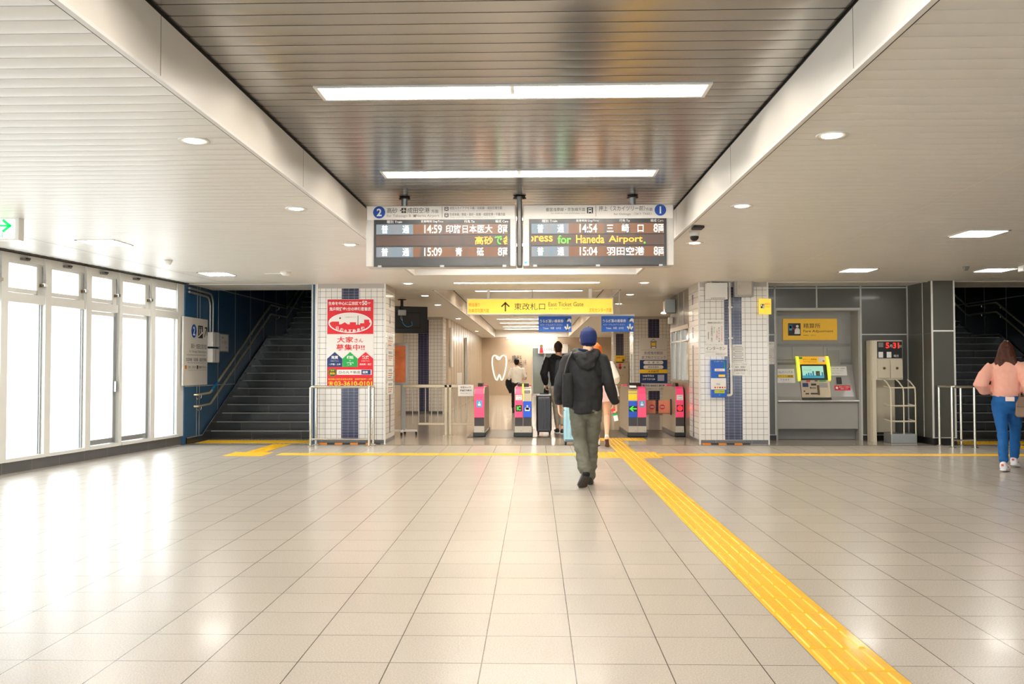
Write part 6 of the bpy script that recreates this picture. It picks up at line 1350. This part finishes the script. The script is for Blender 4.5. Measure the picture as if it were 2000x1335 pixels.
blob('hair', [chain([hc+Vector((0, 0.0, 0.118)), hc+Vector((0, -0.01, 0.08)), hc+Vector((0, -0.018, 0.02)), hc+Vector((0.005, -0.04, -0.06)), hc+Vector((0.03, -0.07, -0.14)), hc+Vector((0.07, -0.085, -0.2))], [(0.04, 0.05), (0.074, 0.09), (0.086, 0.098), (0.095, 0.075), (0.10, 0.05), (0.07, 0.03)])], M_oh, r2, 0.007, 4, (0.006, 24, 4))
M_ws = mat('white_shoe', (234, 230, 226), 0.4); M_bs = mat('brown_sole', (92, 54, 40), 0.6)
shoes('shoe', r2, J['Lfoot'], J['Lan'], M_ws, M_bs, 0.036, 0.038); shoes('shoe', r2, J['Rfoot'], J['Ran'], M_ws, M_bs, 0.036, 0.038)
t = thing('handbag', 'small white handbag beside the pink skirt of the orange-haired person', 'bag', (1.31, 14.60, 0.80))
b = MB(Matrix.Rotation(R2D(-12), 4, 'Y')); b.rbox(-0.045, 0.055, -0.10, 0.10, 0, 0.19, mat('white_bag_leather', (232, 226, 224), 0.45), 0.02, 3); b.build('bag_body', t, local=True)
b = MB(); b.tube([(0.0, -0.06, 0.18), (-0.05, -0.06, 0.27), (-0.06, 0, 0.3), (-0.05, 0.06, 0.27), (0.0, 0.06, 0.18)], 0.007, M_ws, 8, fil=0.05); b.build('handle', t, local=True)

# ---- person with the backpack at the gates
r3 = thing('person', 'short-haired person in black hoodie and light grey trousers with a backpack, at the gates', 'person', (0.47, 17.40, 0))
J = dict(head=(-0.02, 0.03, 1.645), neck=(-0.01, 0.0, 1.50), chest=(-0.02, 0, 1.30), pelvis=(0, 0, 0.95),
         Lsh=(-0.215, 0, 1.43), Lel=(-0.30, -0.04, 1.17), Lwr=(-0.26, 0.04, 0.94), Rsh=(0.18, 0, 1.43), Rel=(0.25, -0.03, 1.17), Rwr=(0.25, 0.1, 0.95),
         Lhip=(-0.085, 0, 0.9), Lkn=(-0.06, 0.06, 0.5), Lan=(-0.04, 0.05, 0.10), Lfoot=((-0.04, 0.0, 0.012), (-0.05, 0.15, 0.012), (-0.06, 0.24, 0.012)),
         Rhip=(0.085, 0, 0.9), Rkn=(0.08, -0.01, 0.5), Ran=(0.05, -0.14, 0.10), Rfoot=((0.05, -0.19, 0.012), (0.06, -0.04, 0.012), (0.065, 0.05, 0.012)))
hn = {'L': ((0.1, 0.1, -1), (0.3, 1, 0), (1, 0, 0), 0.7), 'R': ((0, 0.3, -1), (-0.3, 1, 0), (-1, 0, 0), 0.5)}
body(r3, SK2, J, hn, 0.007, 1.0, R2D(-35))
M_hd = cloth('black_hoodie_cloth', (24, 23, 25), 0.8)
hd = blob('hoodie', [chain([(0, 0, 0.93), (-0.01, 0, 1.05), (-0.015, 0, 1.2), (-0.02, 0, 1.34), (-0.015, 0, 1.42), (-0.01, 0, 1.50)], [(0.165, 0.125), (0.17, 0.13), (0.18, 0.132), (0.2, 0.128), (0.175, 0.105), (0.075, 0.07)], cap=0.05),
                     limb([(-0.15, 0, 1.43), J['Lsh'], mid(J['Lsh'], J['Lel']), J['Lel'], mid(J['Lel'], J['Lwr']), (-0.263, 0.035, 0.97)], [0.075, 0.085, 0.082, 0.075, 0.068, 0.05]),
                     limb([(0.13, 0, 1.43), J['Rsh'], mid(J['Rsh'], J['Rel']), J['Rel'], (0.25, 0.08, 0.99)], [0.07, 0.078, 0.072, 0.068, 0.05])], M_hd, r3, 0.009, 4, (0.009, 9, 10))
blob('hood', [chain([(-0.1, 0.06, 1.52), (-0.125, -0.02, 1.50), (0, -0.11, 1.46), (0.11, -0.02, 1.50), (0.09, 0.06, 1.52)], [0.036, 0.045, 0.05, 0.045, 0.036])], M_hd, hd, 0.008, 3)
blob('trousers', [chain([(0, 0, 1.0), (0, 0, 0.92), (0, 0, 0.83)], [(0.15, 0.11), (0.165, 0.122), (0.15, 0.115)]),
                  limb([J['Lhip'], mid(J['Lhip'], J['Lkn']), J['Lkn'], (-0.05, 0.06, 0.3), (-0.04, 0.052, 0.17)], [0.095, 0.085, 0.07, 0.056, 0.047]), limb([J['Rhip'], mid(J['Rhip'], J['Rkn']), J['Rkn'], (0.062, -0.09, 0.3), (0.052, -0.13, 0.18)], [0.095, 0.085, 0.07, 0.056, 0.047])], cloth('light_grey_trouser_cloth', (168, 158, 140), 0.75), r3, 0.009, 4, (0.008, 9, 12))
shoes('shoe', r3, J['Lfoot'], (-0.04, 0.03, 0.075), M_sh, M_ws, 0.044, 0.04); shoes('shoe', r3, J['Rfoot'], (0.05, -0.16, 0.075), M_sh, M_ws, 0.044, 0.04)
M_hr = cloth('dark_brown_hair', (52, 34, 24), 0.5, 0.5, 120); hc = Vector(J['head'])
blob('hair', [chain([hc+Vector((0, -0.035, -0.04)), hc+Vector((0, -0.02, 0.02)), hc+Vector((0, -0.006, 0.07)), hc+Vector((0, -0.002, 0.108)), hc+Vector((0, 0.0, 0.128))], [(0.066, 0.068), (0.083, 0.094), (0.084, 0.098), (0.066, 0.08), (0.04, 0.05)])], M_hr, r3, 0.007, 3, (0.004, 30, 30))
t = thing('backpack', 'black backpack on the person in the black hoodie', 'backpack', (0.50, 17.24, 1.0))
blob('bag_body', [chain([(0, 0, 0.02), (0, -0.01, 0.1), (0, -0.015, 0.28), (0, 0, 0.4), (0, 0.015, 0.43)], [(0.12, 0.06), (0.14, 0.075), (0.135, 0.07), (0.11, 0.05), (0.08, 0.03)])], cloth('dark_grey_backpack', (40, 42, 48), 0.5), t, 0.008, 3)
blob('front_pocket', [chain([(0, -0.07, 0.06), (0, -0.085, 0.14), (0, -0.075, 0.22)], [(0.09, 0.02), (0.1, 0.025), (0.09, 0.02)])], cloth('grey_backpack_pocket', (54, 56, 62), 0.5), t, 0.007, 2)
b = MB()
for x in (-0.1, 0.09): b.tube([(x, 0.03, 0.38), (x-0.01, 0.1, 0.47), (x-0.015, 0.2, 0.46), (x-0.01, 0.27, 0.34), (x, 0.26, 0.2)], 0.014, I_blk, 8, fil=0.06)
b.build('shoulder_strap', t, local=True)
t = thing('folded_jacket', 'dark garment hanging from the left hand of the backpack wearer', 'jacket', (0.215, 17.45, 0.60))
blob('garment', [chain([(0.02, 0, 0.02), (-0.01, 0, 0.1), (0.0, 0, 0.22), (0.0, 0, 0.30)], [(0.03, 0.03), (0.055, 0.045), (0.045, 0.04), (0.03, 0.03)])], M_hd, t, 0.007, 2, (0.012, 16, 12))

# ---- white-shirted person beyond the gates
r4 = thing('person', 'distant person in white shirt and black trousers walking away beyond the gates', 'person', (-0.53, 25.7, 0))
J = dict(head=(0.0, 0.03, 1.435), neck=(0, 0, 1.31), chest=(0, 0, 1.13), pelvis=(0, 0, 0.83),
         Lsh=(-0.17, 0, 1.245), Lel=(-0.235, -0.05, 1.02), Lwr=(-0.2, 0.12, 0.90), Rsh=(0.17, 0, 1.245), Rel=(0.25, -0.02, 1.03), Rwr=(0.2, 0.18, 0.98),
         Lhip=(-0.08, 0, 0.79), Lkn=(-0.085, 0.03, 0.44), Lan=(-0.09, -0.10, 0.10), Lfoot=((-0.09, -0.15, 0.03), (-0.09, -0.03, 0.012), (-0.09, 0.05, 0.012)),
         Rhip=(0.08, 0, 0.79), Rkn=(0.075, 0.1, 0.44), Ran=(0.07, 0.16, 0.09), Rfoot=((0.07, 0.11, 0.012), (0.07, 0.25, 0.012), (0.07, 0.33, 0.012)))
hn = {'L': ((0, 0.8, -0.5), (0, 0.4, 1), (1, 0, 0), 0.5), 'R': ((-0.2, 1, -0.2), (-0.3, 0.2, 1), (-1, 0, 0), 0.6)}
body(r4, SK2, J, hn, 0.008, 0.93)
M_st = cloth('white_shirt_cloth', (232, 226, 214), 0.7)
blob('shirt', [chain([(0, 0, 0.83), (0, 0, 0.92), (0, 0, 1.05), (0, 0, 1.17), (0, 0, 1.25), (0, 0, 1.315)], [(0.15, 0.115), (0.152, 0.118), (0.16, 0.12), (0.175, 0.118), (0.15, 0.095), (0.065, 0.062)], cap=0.05),
               limb([J['Lsh'], mid(J['Lsh'], J['Lel']), J['Lel'], (-0.21, 0.06, 0.93)], [0.058, 0.055, 0.05, 0.042]), limb([J['Rsh'], mid(J['Rsh'], J['Rel']), J['Rel'], (0.22, 0.1, 1.0)], [0.058, 0.055, 0.05, 0.042])], M_st, r4, 0.01, 4, (0.008, 10, 10))
blob('trousers', [chain([(0, 0, 0.86), (0, 0, 0.8), (0, 0, 0.72)], [(0.145, 0.112), (0.155, 0.12), (0.145, 0.11)]),
                  limb([J['Lhip'], J['Lkn'], (-0.088, -0.07, 0.14)], [0.09, 0.068, 0.058]), limb([J['Rhip'], J['Rkn'], (0.072, 0.14, 0.12)], [0.09, 0.068, 0.058])], cloth('black_trouser_cloth', (30, 28, 28)), r4, 0.01, 3, (0.006, 9, 10))
b = MB(); b.lathe([(0.0, -0.016), (0.148, -0.016), (0.148, 0.016), (0.0, 0.016)], (0, 0, 0.845), I_blk, 28)
for i, v in enumerate(b.v): b.v[i] = Vector((v.x, v.y*0.78, v.z))
b.build('belt', r4, local=True)
shoes('shoe', r4, J['Lfoot'], J['Lan'], M_sh, M_so); shoes('shoe', r4, J['Rfoot'], J['Ran'], M_sh, M_so)
hc = Vector(J['head']); blob('hair', [chain([hc+Vector((0, -0.03, -0.05)), hc+Vector((0, -0.018, 0.01)), hc+Vector((0, -0.004, 0.065)), hc+Vector((0, 0, 0.105))], [(0.06, 0.06), (0.077, 0.086), (0.076, 0.09), (0.042, 0.05)])], cloth('black_hair', (24, 20, 18), 0.5, 0.5, 120), r4, 0.008, 3)
t = thing('carried_jacket', 'black jacket and bag carried at the left side of the white-shirted person', 'jacket', (-0.76, 25.75, 0.55))
blob('garment', [chain([(0.06, 0, 0.02), (0.05, 0, 0.12), (0.0, 0, 0.26), (0.01, 0, 0.36), (0.06, 0, 0.40)], [(0.05, 0.04), (0.085, 0.06), (0.11, 0.07), (0.09, 0.06), (0.04, 0.04)])], M_hd, t, 0.009, 3, (0.02, 12, 9))
b = MB(); b.tube([(0.02, -0.02, 0.38), (0.04, -0.1, 0.55), (0.07, -0.09, 0.68), (0.08, 0.02, 0.72)], 0.009, I_blk, 8, fil=0.05); b.build('strap', t, local=True)

# ---- woman in the peach sweater at the right
r5 = thing('person', 'person with brown hair in peach sweater and blue jeans walking to the right stairs', 'person', (5.87, 11.30, 0), R2D(-36))
J = dict(head=(0.0, 0.045, 1.47), neck=(0, 0, 1.335), chest=(0, 0, 1.16), pelvis=(0, 0, 0.88),
         Lsh=(-0.165, 0, 1.275), Lel=(-0.26, -0.13, 1.05), Lwr=(-0.2, 0.08, 0.97), Rsh=(0.165, 0, 1.275), Rel=(0.27, -0.10, 1.05), Rwr=(0.22, 0.12, 0.98),
         Lhip=(-0.08, 0, 0.85), Lkn=(-0.035, -0.08, 0.46), Lan=(0.0, -0.30, 0.105), Lfoot=((0.0, -0.345, 0.03), (0.01, -0.215, 0.014), (0.015, -0.14, 0.014)),
         Rhip=(0.08, 0, 0.85), Rkn=(0.06, 0.20, 0.46), Ran=(0.03, 0.28, 0.115), Rfoot=((0.03, 0.225, 0.05), (0.035, 0.36, 0.02), (0.04, 0.44, 0.03)))
hn = {'L': ((0.3, 0.9, -0.3), (0.4, 0.1, 1), (1, 0, 0), 0.5), 'R': ((-0.3, 0.9, -0.3), (-0.4, 0.1, 1), (-1, 0, 0), 0.5)}
body(r5, SK1, J, hn, 0.0065, 0.93)
M_sw = cloth('peach_sweater_knit', (240, 178, 158), 0.85, 0.4, 160)
sw = blob('sweater', [chain([(0, -0.005, 0.915), (0, -0.01, 0.98), (0, -0.01, 1.10), (0, -0.005, 1.2), (0, 0, 1.28), (0, 0, 1.345)], [(0.155, 0.125), (0.168, 0.138), (0.172, 0.138), (0.178, 0.13), (0.155, 0.102), (0.07, 0.066)], cap=0.05, n=24),
                      limb([(-0.12, 0, 1.28), J['Lsh'], (-0.225, -0.07, 1.17), (-0.265, -0.125, 1.06), (-0.235, -0.03, 1.0), (-0.205, 0.06, 0.975)], [0.068, 0.074, 0.082, 0.09, 0.078, 0.05]),
                      limb([(0.12, 0, 1.28), J['Rsh'], (0.23, -0.05, 1.17), (0.275, -0.10, 1.06), (0.245, 0.0, 1.0), (0.222, 0.1, 0.98)], [0.07, 0.078, 0.09, 0.098, 0.085, 0.05])], M_sw, r5, 0.008, 5, (0.008, 9, 6))
blob('hem_band', [chain([(0, -0.005, 0.935), (0, -0.005, 0.905)], [(0.158, 0.128), (0.153, 0.123)], cap=0.1, n=24)], M_sw, sw, 0.008, 2)
M_jn = cloth('blue_jeans_denim', (30, 92, 156), 0.75, 0.3, 220)
jn = blob('jeans', [chain([(0, 0, 0.985), (0, -0.005, 0.93), (0, -0.015, 0.84), (0, -0.01, 0.77)], [(0.125, 0.10), (0.15, 0.12), (0.172, 0.138), (0.14, 0.115)]),
                    limb([(-0.082, -0.01, 0.82), (-0.062, -0.04, 0.64), J['Lkn'], (-0.02, -0.19, 0.29), (-0.002, -0.28, 0.135)], [0.095, 0.082, 0.064, 0.06, 0.052]),
                    limb([(0.082, -0.01, 0.82), (0.072, 0.1, 0.64), J['Rkn'], (0.045, 0.245, 0.28), (0.032, 0.275, 0.145)], [0.095, 0.082, 0.064, 0.06, 0.052])], M_jn, r5, 0.008, 4, (0.009, 9, 14))
M_wsn = mat('white_sneaker', (238, 238, 240), 0.45); M_acc = mat('coral_accent', (224, 84, 84), 0.5)
shoes('sneaker', r5, J['Lfoot'], (0.0, -0.31, 0.10), M_wsn, M_wsn, 0.043, 0.042, accent=M_acc); shoes('sneaker', r5, J['Rfoot'], (0.03, 0.265, 0.115), M_wsn, M_wsn, 0.043, 0.042, accent=M_acc)
M_bh = cloth('brown_hair', (74, 38, 24), 0.42, 0.6, 90); hc = Vector(J['head'])
blob('hair', [chain([hc+Vector((0, 0.0, 0.112)), hc+Vector((0, -0.008, 0.075)), hc+Vector((0, -0.018, 0.02)), hc+Vector((0, -0.035, -0.06)), hc+Vector((-0.005, -0.06, -0.14)), hc+Vector((-0.015, -0.075, -0.205)), hc+Vector((-0.02, -0.08, -0.235))], [(0.045, 0.055), (0.076, 0.09), (0.09, 0.102), (0.105, 0.085), (0.115, 0.058), (0.10, 0.04), (0.06, 0.02)]),
              chain([hc+Vector((-0.07, -0.04, -0.08)), hc+Vector((-0.105, -0.06, -0.16)), hc+Vector((-0.13, -0.075, -0.2)), hc+Vector((-0.16, -0.075, -0.2))], [0.04, 0.034, 0.024, 0.012]),
              chain([hc+Vector((0.06, -0.05, -0.06)), hc+Vector((0.1, -0.07, -0.15)), hc+Vector((0.09, -0.09, -0.23))], [0.045, 0.04, 0.02]),
              chain([hc+Vector((-0.03, -0.09, -0.12)), hc+Vector((-0.05, -0.105, -0.2)), hc+Vector((-0.02, -0.10, -0.27))], [0.04, 0.035, 0.015])], M_bh, r5, 0.007, 3, (0.009, 24, 6))
T5 = WM[r5.name]
def at5(p): return tuple(T5 @ Vector(p))
t = thing('shoulder_bag', 'taupe leather shoulder bag at the right hip of the person in the peach sweater', 'bag', at5((0.23, -0.04, 0.66)), R2D(-20))
b = MB(); b.prism([(-0.13, 0.02), (-0.11, 0.0), (0.12, 0.0), (0.14, 0.02), (0.13, 0.17), (0.09, 0.25), (-0.09, 0.25), (-0.13, 0.17)], 'y', -0.05, 0.05, mat('taupe_leather', (140, 112, 88), 0.45)); b.build('bag_body', t, local=True, bevel=0.012)
b = MB(); b.prism([(-0.125, 0.13), (0.13, 0.11), (0.095, 0.255), (-0.095, 0.255)], 'y', -0.062, -0.05, mat('dark_taupe_leather', (120, 94, 72), 0.45)); b.build('flap', t, local=True, bevel=0.006)
b = MB(); b.tube([(-0.09, 0.0, 0.24), (-0.10, 0.02, 0.42), (-0.115, 0.06, 0.6), (-0.10, 0.12, 0.66)], 0.008, mat('strap_brown', (116, 78, 56), 0.5), 8, fil=0.05); b.build('strap', t, local=True)
t = thing('pocket_card', 'pale card sticking out of the back pocket of the blue jeans', 'card', at5((0.06, -0.152, 0.855)), R2D(-36))
b = MB(); b.rbox(-0.05, 0.05, -0.006, 0.004, 0, 0.055, mat('pale_pink_case', (232, 206, 196), 0.4), 0.004); b.build('case', t, local=True)
